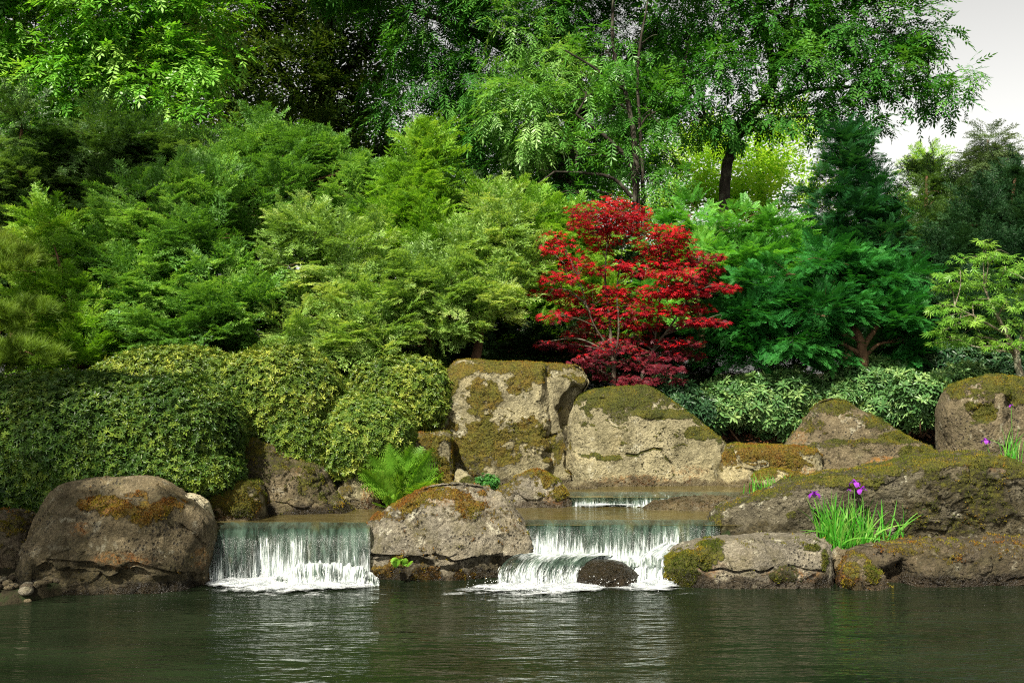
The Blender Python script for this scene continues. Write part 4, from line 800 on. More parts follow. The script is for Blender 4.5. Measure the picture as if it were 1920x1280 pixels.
L_SPRUCE = leaf_mat('leaf_spruce', (0.04, 0.075, 0.03), (0.09, 0.15, 0.055), (0.19, 0.26, 0.10), 0.2, 0.6, 0.2)
L_PINE = leaf_mat('leaf_pine', (0.05, 0.11, 0.010), (0.15, 0.25, 0.025), (0.38, 0.46, 0.09), 0.35, 0.5, 0.2)

def tree(name, label, cat, base, lines, blobs, leaf, tmpls, bark=None, seed=0, every=1, br=0.35, r_end=0.012, group=None, **kw):
    t = thing(name, label, cat, W(*base), group); limbs(t, bark or M_BARK, lines, blobs, seed, r_end, every, br=br)
    crown(t, leaf, tmpls, blobs, seed+100, **kw); return t

t = thing('ash_tree', 'bright green ash with sunlit drooping leaflets filling the upper left corner', 'tree', W(60, 640, 17.5))
bl = [(70, 50, 130, 90, 17), (230, 60, 130, 100, 16.6), (370, 60, 90, 80, 16.8), (160, 170, 120, 70, 16.8), (290, 150, 100, 70, 16.5), (20, 160, 80, 90, 17), (390, 130, 50, 50, 16.6), (330, 215, 60, 40, 16.2), (375, 235, 35, 40, 16.1), (150, -60, 260, 80, 17), (400, -40, 80, 60, 17), (-60, 80, 90, 160, 17.3), (30, 260, 70, 60, 17)]
limbs(t, M_BARK, [[(50, 650, 17.6, 0.20), (62, 400, 17.5, 0.17), (85, 200, 17.3, 0.13), (150, 60, 17, 0.08), (190, -60, 17, 0.05)], [(80, 230, 17.3, 0.09), (115, 130, 17, 0.07), (260, 60, 16.8, 0.03)], [(85, 210, 17.3, 0.07), (200, 190, 16.8, 0.05), (370, 225, 16.2, 0.02)]], bl, 1)
crown(t, L_LEFTASH, ASH, bl, 101, dens=4.5, sub_r=0.38, per=22, size=0.32, up=-0.05, outw=0.7, tilt=0.35, hang=0.35, inner=0.3, back=0.7)
tree('beech_tree', 'dark shadowy broadleaf tree with glints of sky, behind the left ash', 'tree', (610, 640, 25),
     [[(610, 640, 25, 0.45), (600, 300, 25, 0.36), (610, 100, 25, 0.25), (620, -80, 25, 0.12)], [(603, 250, 25, 0.16), (520, 120, 25, 0.10), (470, -30, 25, 0.05)], [(608, 180, 25, 0.16), (690, 90, 25, 0.09), (740, 30, 25, 0.05)]],
     [(480, 60, 90, 90, 25), (600, 50, 110, 90, 25), (700, 70, 70, 80, 24.6), (520, 165, 90, 60, 24.6), (620, 165, 90, 75, 24.5), (690, 190, 50, 60, 24.7), (470, 250, 80, 60, 24.6), (570, 255, 90, 55, 24.4), (660, 270, 70, 40, 24.6), (580, -40, 200, 60, 25), (430, 150, 50, 80, 25), (740, 110, 40, 50, 25)],
     L_DARKTREE, BEECH, seed=2, dens=1.8, sub_r=0.52, per=26, size=0.46, up=0.1, inner=0.25, back=0.8, r_end=0.02)
t = thing('ash_tree', 'ash in the middle with thick grey trunk and hanging sprays coloured as sunlit', 'tree', W(1080, 640, 21))
bl = [(800, 40, 90, 70, 21), (820, 130, 80, 60, 21.5), (800, 210, 90, 55, 22), (900, 60, 80, 80, 21), (990, 40, 100, 70, 20.6), (890, 160, 70, 70, 21), (1080, 60, 80, 80, 21), (900, 250, 80, 55, 21), (1060, 150, 80, 70, 21.2), (1150, 80, 80, 70, 21), (1180, 170, 60, 60, 21.4), (1100, 250, 90, 60, 21.4), (1000, 330, 90, 50, 20.6), (1230, 120, 60, 80, 21.5), (1210, 270, 50, 60, 21.8), (1120, 330, 70, 40, 21), (760, -40, 200, 60, 21.5), (1000, -50, 200, 60, 21), (1250, 20, 70, 60, 21.5), (740, 150, 40, 40, 22), (860, 320, 70, 40, 21.5)]
limbs(t, M_BARK, [[(1078, 650, 21, 0.32), (1076, 420, 21, 0.28), (1074, 300, 21, 0.25), (1082, 200, 21, 0.20), (1060, 60, 21, 0.12), (1050, -60, 21, 0.08)], [(1080, 215, 21, 0.13), (960, 100, 21, 0.11), (860, 50, 21, 0.08), (770, 20, 21, 0.04)], [(1078, 280, 21, 0.12), (1000, 200, 21, 0.07), (900, 170, 21, 0.04)], [(1082, 200, 21, 0.10), (1150, 140, 21, 0.08), (1230, 60, 21, 0.04)]], bl, 3, r_end=0.02, every=2)
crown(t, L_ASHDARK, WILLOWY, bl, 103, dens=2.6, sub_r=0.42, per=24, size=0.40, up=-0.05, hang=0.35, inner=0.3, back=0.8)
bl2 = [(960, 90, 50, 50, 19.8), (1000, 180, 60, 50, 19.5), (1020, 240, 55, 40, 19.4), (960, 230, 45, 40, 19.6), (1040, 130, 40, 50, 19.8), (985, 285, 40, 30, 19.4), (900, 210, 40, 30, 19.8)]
crown(t, L_ASHLIT, WILLOWY, bl2, 104, dens=3.6, sub_r=0.36, per=22, size=0.40, up=-0.1, hang=0.4, inner=0.25, back=0.8, name='sunlit_crown')
t = thing('ash_tree', 'multi stemmed dark young ash with arching stems behind the red maple', 'tree', W(1190, 640, 17.5))
bl = [(1150, 200, 60, 45, 17.5), (1100, 180, 60, 40, 17.3), (1200, 320, 60, 40, 17.4), (1160, 290, 50, 35, 17.2), (1080, 300, 60, 35, 17.2), (1060, 370, 60, 35, 17), (1230, 220, 40, 50, 17.6), (1250, 350, 50, 40, 17.6), (1130, 100, 60, 50, 17.6), (1200, 90, 50, 50, 17.8), (970, 380, 50, 35, 17)]
limbs(t, M_BARK, [[(1192, 650, 17.5, 0.068), (1194, 400, 17.5, 0.058), (1190, 270, 17.5, 0.051), (1172, 170, 17.5, 0.041), (1150, 90, 17.6, 0.031), (1150, -20, 17.7, 0.020)], [(1190, 420, 17.4, 0.041), (1186, 320, 17.4, 0.041), (1150, 270, 17.3, 0.034), (1080, 215, 17.2, 0.020)], [(1184, 370, 17.3, 0.034), (1150, 335, 17.2, 0.031), (1100, 325, 17.1, 0.024), (1040, 322, 17, 0.014)], [(1204, 650, 17.6, 0.041), (1206, 380, 17.6, 0.037), (1200, 250, 17.6, 0.031), (1196, 120, 17.7, 0.024), (1215, 0, 17.8, 0.014)], [(1172, 170, 17.5, 0.027), (1110, 125, 17.4, 0.020), (1060, 95, 17.3, 0.014)]], bl, 4)
bl = [(q[0], q[1], q[2], q[3], q[4]+0.25) for q in bl]
crown(t, L_ASH, WILLOWY, bl, 105, dens=2.6, sub_r=0.34, per=18, size=0.34, up=-0.05, hang=0.35, inner=0.3, back=0.8)
t = thing('ash_tree', 'tall ash with dark leaning trunk, its crown reaching over the pale sky at right', 'tree', W(1355, 640, 18.5))
bl = [(1290, 60, 70, 70, 18.5), (1380, 40, 80, 70, 18.2), (1470, 50, 80, 70, 18), (1560, 50, 80, 70, 17.8), (1640, 60, 70, 70, 17.8), (1700, 60, 50, 60, 17.8), (1330, 150, 70, 60, 18), (1420, 130, 70, 60, 18.2), (1510, 130, 70, 50, 17.6), (1590, 140, 70, 45, 17.6), (1670, 140, 70, 45, 17.5), (1750, 140, 50, 35, 17.5), (1795, 150, 30, 28, 17.5), (1770, 195, 26, 30, 17.4), (1720, 185, 40, 28, 17.5), (1650, 185, 50, 25, 17.5), (1300, 230, 60, 40, 17.8), (1380, 215, 50, 40, 17.7), (1450, 220, 50, 35, 17.7), (1540, 195, 50, 30, 17.6), (1600, 225, 40, 22, 17.6), (1620, 240, 24, 16, 17.5), (1400, -50, 160, 50, 18.3), (1600, -40, 110, 50, 18), (1740, 80, 30, 40, 17.6), (1230, 180, 50, 50, 18.4), (1545, 225, 30, 20, 17.5)]
limbs(t, M_BARK, [[(1352, 650, 18.5, 0.115), (1357, 400, 18.5, 0.105), (1365, 310, 18.4, 0.10), (1382, 255, 18.3, 0.095), (1415, 205, 18.2, 0.09), (1443, 175, 18.2, 0.08), (1448, 120, 18.2, 0.075), (1430, 40, 18.3, 0.05), (1415, -40, 18.3, 0.04)], [(1440, 185, 18.2, 0.06), (1460, 110, 18.1, 0.05), (1480, 40, 18, 0.035), (1490, -40, 18, 0.02)], [(1452, 200, 18.1, 0.045), (1480, 180, 17.9, 0.045), (1530, 168, 17.7, 0.035), (1640, 160, 17.6, 0.02), (1740, 150, 17.5, 0.012)], [(1400, 225, 18.2, 0.05), (1350, 240, 18, 0.04), (1330, 226, 17.9, 0.03), (1280, 140, 18, 0.02)], [(1448, 130, 18.2, 0.05), (1560, 70, 17.9, 0.035), (1680, 60, 17.8, 0.015)]], bl, 5, every=2)
crown(t, L_ASHDARK, ASH, bl, 106, dens=4.2, sub_r=0.34, per=22, size=0.30, up=-0.05, hang=0.35, inner=0.35, back=0.8)
tree('lime_tree', 'glowing yellow green tree far behind the dark ash trunk', 'tree', (1440, 640, 30), [[(1440, 640, 30, 0.2), (1430, 380, 30, 0.15), (1420, 260, 30, 0.06)]],
     [(1290, 340, 60, 50, 30), (1380, 320, 60, 60, 30), (1450, 290, 50, 50, 29.5), (1460, 350, 50, 45, 29.5), (1420, 400, 80, 40, 29), (1340, 400, 60, 40, 29.5), (1500, 400, 50, 50, 29), (1250, 400, 60, 40, 30), (1480, 240, 40, 30, 30), (1320, 280, 40, 40, 30.5)], L_GOLD, BEECH, seed=7, dens=1.8, sub_r=0.5, per=20, size=0.5, up=0.1, back=0.8, r_end=0.02)
tree('shade_tree', 'distant mid green tree filling the gap behind the yews', 'tree', (900, 640, 33), [[(900, 640, 33, 0.3), (905, 400, 33, 0.2), (900, 200, 33, 0.1)]],
     [(820, 330, 90, 70, 33), (940, 300, 90, 90, 33), (1060, 350, 90, 80, 33), (1180, 380, 80, 80, 34), (960, 420, 130, 70, 32), (780, 420, 80, 70, 33), (1180, 240, 70, 70, 34)], L_ASH, BEECH, seed=8, dens=1.3, sub_r=0.7, per=22, size=0.6, up=0.1, back=0.6, r_end=0.03)
tree('backdrop_tree', 'dim tree closing the gap behind the left yews', 'tree', (300, 640, 30), [[(300, 640, 30, 0.3), (300, 300, 30, 0.2), (310, 100, 30, 0.1)]],
     [(80, 150, 180, 160, 30), (300, 200, 130, 150, 30), (480, 350, 150, 80, 29), (200, 380, 200, 120, 29), (650, 380, 110, 90, 29), (-60, 380, 140, 150, 30)], L_DARKTREE, BEECH, seed=9, dens=1.0, sub_r=0.9, per=26, size=0.7, up=0.1, back=0.5, r_end=0.03)

# the tall crowns go on above the picture (the pond mirrors them)
def upper(owner, leaf, tm, blobs, seed):
    o = [q for q in bpy.data.objects if q.parent is None and q.get('label', '').startswith(owner)][0]
    crown(o, leaf, tm, blobs, seed, name='upper_crown', dens=1.1, sub_r=0.9, per=30, size=0.95, inner=0.2, back=0.5)
upper('bright green ash', L_LEFTASH, ASH, [(40, -230, 220, 130, 17), (60, -480, 240, 160, 17.5), (-250, -100, 200, 300, 17.5)], 301)
upper('dark shadowy', L_DARKTREE, BEECH, [(560, -220, 200, 140, 25), (620, -470, 220, 160, 25), (600, -720, 200, 130, 25)], 302)
upper('ash in the middle', L_ASHDARK, ASH, [(820, -220, 180, 140, 21), (1080, -230, 190, 140, 21), (950, -480, 240, 160, 21), (1180, -460, 160, 150, 21)], 303)
upper('tall ash with dark', L_ASHDARK, ASH, [(1330, -220, 160, 130, 18.5), (1520, -200, 120, 110, 18.3), (1420, -440, 190, 150, 18.5), (1580, -400, 100, 120, 18.5), (1380, -640, 120, 80, 18.6)], 304)
# conifers and yews
def yew(label, base, blobs, leaf, tm=YEW, seed=0, name='yew', cat='tree', lines=None, bark=None, boughs=True, **kw):
    Yb = base[2]; ln = lines or [[(base[0], base[1], Yb, 0.07), ((base[0]+blobs[0][0])/2, (base[1]+blobs[0][1])/2, Yb, 0.055), (blobs[0][0], blobs[0][1], Yb, 0.02)]]
    t = thing(name, label, cat, W(*base)); limbs(t, bark or M_TWIG, ln, blobs, seed, 0.008, br=0.5); rng = np.random.default_rng(seed+7)
    bo = {k_: kw.pop(k_) for k_ in ('per_m2', 'length', 'nfr', 'rise', 'droop', 'wid', 'bsize') if k_ in kw}
    if 'bsize' in bo: bo['size'] = bo.pop('bsize')
    a = dict(dens=2.8, sub_r=0.30, per=18, size=0.34, up=0.16, inner=0.45, flat=0.5, outw=0.95, tilt=0.30); a.update(kw)
    if not boughs: crown(t, leaf, tm, blobs, seed+100, **a); return t
    small = [(b[0], b[1]+0.06*b[3], b[2]*0.80, b[3]*0.78, b[4]+0.12) for b in blobs]
    q1 = crown_pts(small, seed+100, **a); q1 = (q1[0], q1[1], q1[2], q1[3]*0.6); q2 = bough_pts(blobs, seed+200, **bo)
    scatter('crown', t, leaf, tm, *[np.concatenate([x, y]) for x, y in zip(q1, q2)], rng); return t
yew('dark green yew below the sunlit ash crown, upper left', (220, 640, 15.8), [(200, 280, 120, 80, 15.6), (300, 290, 80, 70, 15.5), (110, 320, 70, 90, 15.6), (220, 370, 130, 70, 15.3), (350, 350, 60, 50, 15.4), (390, 300, 40, 60, 15.5), (140, 420, 90, 70, 15.2)], L_YEWDARK, seed=20, rise=0.1, droop=0.3)
yew('narrow dark yew column at the left edge of the picture', (25, 640, 14.6), [(40, 240, 40, 60, 14.6), (35, 330, 55, 70, 14.5), (50, 420, 60, 60, 14.4), (-20, 380, 60, 120, 14.6), (20, 500, 70, 70, 14.3)], L_YEWDARK, seed=21, rise=0.1, droop=0.35)
yew('bright green feathery yew between the pine pads and the big yew', (150, 690, 12.9), [(110, 490, 60, 55, 13), (150, 560, 60, 60, 12.8), (170, 640, 60, 50, 12.6), (80, 560, 50, 80, 13.1), (90, 420, 50, 40, 13.3), (110, 660, 60, 40, 12.9)], L_LIME, seed=22, size=0.32, rise=0.8, droop=0.05)
yew('big mid green yew above the clipped hedge, with layered sprays', (330, 690, 13.6), [(300, 400, 110, 60, 13.5), (230, 460, 80, 60, 13.4), (370, 450, 90, 70, 13.2), (270, 540, 90, 60, 13.0), (400, 540, 90, 60, 12.9), (330, 610, 130, 45, 12.8), (460, 590, 50, 60, 12.9), (230, 600, 60, 55, 13), (400, 370, 50, 40, 13.6)], L_YEW, seed=23, size=0.38, rise=0.55, droop=0.10)
yew('dull green yew rising behind the pale grey-green yew', (540, 690, 15), [(470, 330, 60, 50, 15), (530, 350, 70, 60, 14.8), (470, 400, 60, 60, 14.6), (620, 360, 60, 50, 14.9), (680, 380, 60, 50, 14.8), (500, 290, 30, 40, 15.2), (600, 310, 40, 35, 15.2), (430, 330, 40, 40, 15), (498, 268, 8, 26, 15.2), (547, 282, 8, 24, 15.1), (615, 288, 8, 24, 15.1), (676, 320, 9, 26, 14.9), (455, 285, 8, 24, 15.1)], L_YEW, seed=24, rise=0.7, droop=0.05)
yew('pale grey-green yew with frosty sprays left of the conifer', (620, 700, 13.4), [(590, 430, 80, 55, 13.4), (660, 470, 80, 60, 13.1), (560, 500, 60, 50, 13.1), (720, 540, 60, 55, 12.9), (630, 550, 70, 40, 12.9), (560, 600, 50, 40, 12.8), (720, 620, 50, 45, 12.7), (640, 630, 60, 35, 12.8)], L_YEWPALE, seed=25, size=0.34, rise=0.6, droop=0.12)
yew('pointed light green conifer with a slim tip left of the red maple', (800, 690, 14.2), [(798, 275, 8, 30, 14.3), (800, 318, 20, 26, 14.25), (802, 355, 32, 26, 14.2), (800, 395, 44, 28, 14.1), (806, 435, 54, 28, 14), (806, 475, 62, 30, 13.9), (745, 345, 9, 28, 14.3), (745, 390, 26, 30, 14.2), (738, 440, 40, 34, 14.1)], L_LIME, seed=26, rise=0.9, droop=0.0, wid=0.16, name='conifer', size=0.34, up=0.4)
yew('light green hemlock with dark skirts above the tallest boulder', (890, 690, 13.4), [(935, 405, 9, 28, 13.4), (935, 445, 34, 26, 13.3), (890, 455, 9, 26, 13.3), (885, 490, 44, 30, 13.1), (958, 505, 36, 40, 13.2), (850, 540, 56, 28, 12.9), (925, 560, 54, 28, 12.9), (795, 525, 40, 34, 13.1), (830, 600, 60, 22, 12.9), (770, 585, 30, 36, 13)], L_YEWPALE, seed=27, rise=0.4, droop=0.18, name='hemlock', size=0.36, up=0.18)
yew('mid green yew half hidden by the left side of the red maple', (1010, 690, 16), [(1000, 430, 70, 60, 16), (1080, 440, 60, 60, 16), (970, 520, 60, 60, 15.7), (1050, 540, 80, 60, 15.6), (1020, 640, 90, 50, 15.4), (1120, 580, 70, 90, 15.8), (930, 390, 50, 40, 16.4)], L_LIME, seed=28)
yew('tall yew hedge, coloured as in deep shade, closing off the back of the garden on the left', (400, 720, 17), [(-60, 500, 160, 130, 17), (150, 500, 160, 120, 17), (360, 480, 150, 130, 17), (560, 480, 140, 130, 17), (740, 480, 130, 120, 17.3), (900, 520, 120, 120, 17.6), (1060, 560, 110, 110, 17.6), (100, 640, 200, 80, 16.5), (420, 650, 200, 70, 16.4), (700, 650, 180, 70, 16.5), (960, 660, 160, 60, 16.8), (1180, 640, 120, 70, 17)], L_SHADEYEW, seed=41, name='yew_hedge', cat='hedge', boughs=False, size=0.55, sub_r=0.45, dens=3.0, per=20, inner=0.1, back=0.2)
yew('tall dark evergreen hedge closing off the back of the garden on the right', (1600, 720, 18), [(1330, 580, 130, 90, 18), (1500, 580, 140, 100, 18), (1680, 580, 140, 100, 18), (1860, 580, 140, 110, 18), (2020, 560, 120, 130, 18), (1330, 670, 130, 60, 17), (1560, 670, 160, 60, 17), (1800, 670, 170, 60, 17)], L_DARKCON, CYP, seed=42, name='evergreen_hedge', cat='hedge', boughs=False, size=0.55, sub_r=0.45, dens=3.0, per=18, inner=0.1, back=0.2)
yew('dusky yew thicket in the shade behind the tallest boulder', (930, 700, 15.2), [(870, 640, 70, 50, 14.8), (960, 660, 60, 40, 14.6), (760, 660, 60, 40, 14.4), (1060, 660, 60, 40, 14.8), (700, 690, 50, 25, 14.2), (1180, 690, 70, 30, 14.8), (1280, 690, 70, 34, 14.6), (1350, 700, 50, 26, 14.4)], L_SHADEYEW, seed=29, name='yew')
yew('soft bright green cypress right behind the red maple', (1320, 680, 15.5), [(1290, 410, 60, 40, 15.5), (1370, 420, 60, 45, 15.3), (1440, 430, 50, 45, 15.2), (1310, 480, 70, 45, 15.2), (1400, 490, 80, 45, 15), (1480, 480, 50, 50, 15), (1250, 450, 50, 50, 15.6), (1230, 560, 60, 60, 15.5)], L_FRESH, CYP, seed=30, name='cypress', size=0.27, up=0.15, bsize=0.15, rise=0.5, nfr=36, per_m2=9, length=0.55, wid=0.13)
yew('broad emerald cypress with a short visible trunk behind the rhododendrons', (1622, 700, 13.9), [(1560, 500, 110, 45, 13.9), (1440, 530, 80, 50, 13.7), (1650, 530, 70, 50, 13.7), (1540, 570, 100, 45, 13.4), (1400, 590, 70, 45, 13.5), (1480, 640, 90, 40, 13.4), (1390, 660, 70, 40, 13.6), (1680, 590, 60, 45, 13.5), (1340, 620, 50, 60, 13.9), (1560, 650, 50, 35, 13.6), (1700, 650, 40, 40, 13.8)],
    L_CYP, CYP, seed=31, name='cypress', size=0.25, up=0.05, per=30, bsize=0.15, rise=0.15, droop=0.2, nfr=36, per_m2=11, length=0.52, wid=0.13, lines=[[(1622, 720, 13.5, 0.075), (1618, 665, 13.4, 0.065), (1605, 620, 13.4, 0.05), (1560, 560, 13.6, 0.03)], [(1616, 655, 13.4, 0.04), (1650, 600, 13.5, 0.03), (1670, 540, 13.7, 0.015)]], bark=M_TWIG)
yew('tall blue green conifer standing against the pale sky', (1590, 690, 16.3), [(1575, 265, 22, 36, 16.4), (1585, 310, 50, 38, 16.3), (1560, 350, 50, 40, 16.2), (1620, 350, 56, 40, 16.2), (1580, 400, 80, 40, 16), (1650, 400, 50, 40, 16.1), (1560, 450, 70, 45, 15.9), (1640, 450, 80, 40, 15.8)], L_TEAL, CYP, seed=32, name='conifer', size=0.30, per=30, bsize=0.16, rise=0.6, nfr=36, per_m2=9, length=0.6, wid=0.13, up=0.35)
yew('loose green conifer with thin tips between the blue one and the right edge', (1730, 690, 17.5), [(1738, 330, 20, 30, 17.8), (1735, 380, 40, 40, 17.6), (1700, 420, 40, 40, 17.4), (1760, 430, 50, 45, 17.3), (1720, 490, 60, 50, 17), (1780, 380, 22, 30, 17.8), (1680, 470, 40, 40, 17)], L_YEWDARK, FEATHER, seed=33, name='conifer', size=0.36, up=0.45, rise=1.0, bsize=0.28, wid=0.14)
yew('dark conifer crowding the right edge above the green maple', (1870, 690, 15.6), [(1903, 335, 9, 34, 15.9), (1848, 392, 9, 30, 15.7), (1800, 432, 9, 26, 15.5), (1765, 478, 9, 26, 15.3), (1905, 375, 30, 40, 15.8), (1850, 425, 50, 40, 15.6), (1920, 430, 50, 50, 15.4), (1800, 465, 50, 40, 15.4), (1880, 490, 80, 45, 15.1), (1780, 510, 50, 45, 15.2), (1970, 380, 40, 80, 15.8), (1800, 590, 80, 60, 14.6), (1900, 620, 80, 60, 14.4), (1730, 640, 50, 50, 14.4)], L_DARKCON, FEATHER, seed=34, name='conifer', size=0.36, up=0.25, rise=0.9, bsize=0.28, per_m2=8)
tree('spruce', 'faded far spruce with hanging branches, topmost against the sky', 'tree', (1853, 640, 30), [[(1853, 640, 30, 0.2), (1853, 400, 30, 0.12), (1852, 262, 30, 0.02)]],
     [(1852, 270, 10, 18, 30), (1852, 292, 26, 12, 30), (1855, 316, 30, 12, 30), (1848, 340, 40, 14, 30), (1858, 366, 42, 14, 30), (1850, 392, 54, 16, 30), (1856, 424, 60, 20, 30), (1850, 460, 66, 24, 30)], L_SPRUCE, FEATHER, bark=M_BARK2, seed=35, dens=7.0, sub_r=0.3, per=18, size=0.6, up=-0.15, hang=0.5, back=0.9, r_end=0.015)
tree('larch', 'small hazy yellow green conifer far off left of the spruce', 'tree', (1735, 640, 34), [[(1735, 640, 34, 0.15), (1735, 400, 34, 0.08), (1735, 300, 34, 0.02)]],
     [(1735, 310, 14, 20, 34), (1738, 345, 30, 22, 34), (1745, 385, 44, 26, 34), (1750, 430, 60, 30, 34), (1790, 400, 40, 30, 34), (1700, 420, 40, 30, 34)], L_GOLD, FEATHER, seed=36, dens=1.8, sub_r=0.35, per=12, size=0.6, up=0.1, back=0.9, r_end=0.015)
# cloud pruned pine
t = thing('cloud_pruned_pine', 'cloud pruned pine with three yellowish needle pads at the left edge', 'pine', W(-20, 720, 12))
pads = [(20, 500, 60, 28, 11.9), (-40, 470, 60, 30, 12.2), (40, 595, 52, 26, 11.7), (-10, 615, 50, 24, 11.8), (50, 672, 62, 28, 11.4), (-20, 685, 60, 30, 11.5)]
limbs(t, M_TWIG, [[(-25, 740, 12, 0.07), (-20, 640, 12.1, 0.06), (-35, 540, 12.2, 0.045), (-30, 480, 12.2, 0.02)]], pads, 40, br=0.5)
crown(t, L_PINE, PINE, pads, 140, dens=34, sub_r=0.11, per=24, size=0.15, up=1.0, outw=0.3, back=0.7, inner=0.15, flat=0.6, lowcut=-0.25)

# ------------------------------------------------------------------ clipped hedges and rhododendrons
def shell_bush(name, label, cat, base, blobs, mat, tm, seed, size, per_m2, stems=True, p=2.6, rough=0.05, layers=3, up=0.35, group=None, jitter=0.5, hole=0.0, part='foliage', bark=None):
    """leaf whorls standing in layers on the clipped skin of the bush"""
    rng = np.random.default_rng(seed); t = thing(name, label, cat, W(*base), group); bl = wblobs(blobs)
    def lev(Q, c, r): return (np.abs((Q-c)/r)**p).sum(1)**(1/p)
    P, N, R = [], [], []
    for k, (c, r) in enumerate(bl):
        area = 4*math.pi*((r[0]*r[1])**1.6/3+(r[0]*r[2])**1.6/3+(r[1]*r[2])**1.6/3)**(1/1.6)*1.25; n = int(area*per_m2)
        for L in range(layers):
            u = sph(n, rng); u = u[u[:, 1] < 0.55]; rad = 1/(np.abs(u)**p).sum(1)**(1/p)
            q = c+u*r*rad[:, None]; nn = nrm(np.sign(u)*np.abs(u*rad[:, None])**(p-1)/r)
            q = q+nn*(rough*fbm(q*3.5, 3, seed)+0.025*rng.normal(0, 1, len(q))-0.055*L)[:, None]
            keep = np.ones(len(q), bool)
            for j, (c2, r2) in enumerate(bl):
                if j != k: keep &= lev(q, c2, r2) > 1.0-0.06*(L+1)/min(r2)
            if hole: keep &= fbm(q*4.5, 2, seed+8) > -hole-0.4*(L > 0)
            P.append(q[keep]); N.append(nn[keep]); R.append(rng.random(keep.sum())*(0.55 if L else 1.0))
    P, N, R = (np.concatenate(q) for q in (P, N, R))
    z = nrm(N+np.array([0, 0, up])+rng.normal(0, jitter, N.shape)); x = nrm(np.cross(z, rng.normal(0, 1, z.shape))); B_ = np.stack([x, np.cross(z, x), z], 1)
    scatter(part, t, mat, tm, P, B_, size*rng.uniform(0.7, 1.25, len(P)), np.clip(R, 0, 1), rng)
    if stems:
        A = Acc(); b = W(*base)
        for k in range(26):
            c, r = bl[rng.integers(len(bl))]; e = c+sph(1, rng)[0]*r*0.8; s = np.array([c[0]*0.7+b[0]*0.3+rng.normal(0, 0.12), c[1]+rng.normal(0, 0.1), min(b[2], c[2]-r[2]*0.9)])
            A.add(*tube(smooth_line([s, (s+e)/2+rng.normal(0, 0.06, 3), e], 9), np.linspace(0.014, 0.005, 9), 5))
        V, F = A.get(); mk('stems', V, F, bark or M_TWIG, t, smooth=True)
    return t
L_HEDGE = leaf_mat('leaf_hedge', (0.012, 0.040, 0.006), (0.048, 0.102, 0.012), (0.22, 0.29, 0.036), 0.18, 0.42, 0.25, patch=2.0)
L_HEDGE2 = leaf_mat('leaf_hedge_light', (0.022, 0.062, 0.008), (0.105, 0.170, 0.018), (0.48, 0.50, 0.085), 0.2, 0.42, 0.28, patch=2.0)
L_AZALEA = leaf_mat('leaf_azalea', (0.03, 0.08, 0.010), (0.125, 0.205, 0.025), (0.52, 0.53, 0.10), 0.28, 0.45, 0.3, patch=3.0)
L_RHODO = leaf_mat('leaf_rhododendron', (0.022, 0.075, 0.02), (0.09, 0.198, 0.054), (0.3625, 0.475, 0.1625), 0.2, 0.42, 0.30, patch=2.5)
L_RHODO2 = leaf_mat('leaf_rhododendron_dark', (0.010, 0.038, 0.014), (0.030, 0.085, 0.030), (0.11, 0.18, 0.06), 0.2, 0.42, 0.30, patch=2.5)
shell_bush('clipped_hedge', 'big dark green clipped hedge above the boulder at the left end', 'hedge', (200, 930, 10.1), [(130, 846, 260, 142, 10.4, 0.9), (330, 818, 118, 108, 10.3, 0.65), (-60, 858, 200, 140, 10.4, 0.9), (220, 885, 230, 55, 10.1, 0.6)], L_HEDGE, ROS, 50, 0.047, 950, jitter=0.38, p=2.5, rough=0.016)
shell_bush('clipped_hedge', 'long rounded glossy hedge mound rising behind the darker front hedge', 'hedge', (480, 880, 11.2), [(330, 750, 160, 96, 11.9, 0.8), (520, 772, 128, 118, 11.5, 0.7), (560, 835, 80, 60, 11.2, 0.5)], L_HEDGE2, ROS, 51, 0.047, 950, jitter=0.38, p=2.3, rough=0.016)
shell_bush('azalea', 'yellow green clipped azalea glowing at the right end of the hedge mound', 'shrub', (690, 890, 11.1), [(695, 818, 78, 70, 11.2, 0.5), (655, 800, 50, 60, 11.4, 0.4), (650, 855, 50, 40, 11.1, 0.35)], L_AZALEA, ROS, 52, 0.044, 950, jitter=0.38, p=2.3, rough=0.016)
shell_bush('clipped_hedge', 'pale topped round bush tucked against the left side of the tallest boulder', 'hedge', (750, 800, 12.5), [(750, 738, 100, 68, 12.6, 0.6), (795, 762, 46, 40, 12.4, 0.4)], L_HEDGE2, ROS, 53, 0.048, 950, jitter=0.38, p=2.3, rough=0.016)
shell_bush('rhododendron', 'loose pale leaved rhododendron with bare stems between the two tall boulders', 'rhododendron', (1430, 838, 13.3), [(1400, 758, 84, 50, 13.5, 0.5), (1480, 742, 60, 48, 13.6, 0.5), (1350, 775, 45, 34, 13.3, 0.35), (1440, 788, 56, 26, 13.3, 0.3)], L_RHODO, RHO, 54, 0.105, 230, p=2.1, rough=0.10, up=0.5, hole=0.35)
shell_bush('rhododendron', 'rounded rhododendron directly behind the mossy peak of the triangular boulder', 'rhododendron', (1630, 800, 13.6), [(1630, 725, 75, 55, 13.7, 0.5), (1570, 750, 45, 40, 13.6, 0.4), (1650, 770, 55, 36, 13.4, 0.35)], L_RHODO, RHO, 55, 0.095, 250, p=2.1, rough=0.09, up=0.5, hole=0.5)
shell_bush('rhododendron', 'low bright rhododendron just left of the upright right boulder', 'rhododendron', (1730, 820, 13.0), [(1725, 755, 58, 50, 13.0, 0.4), (1760, 730, 50, 34, 13.2, 0.4), (1800, 715, 50, 24, 13.4, 0.35)], L_RHODO, RHO, 56, 0.095, 250, p=2.1, rough=0.09, up=0.5, hole=0.5)
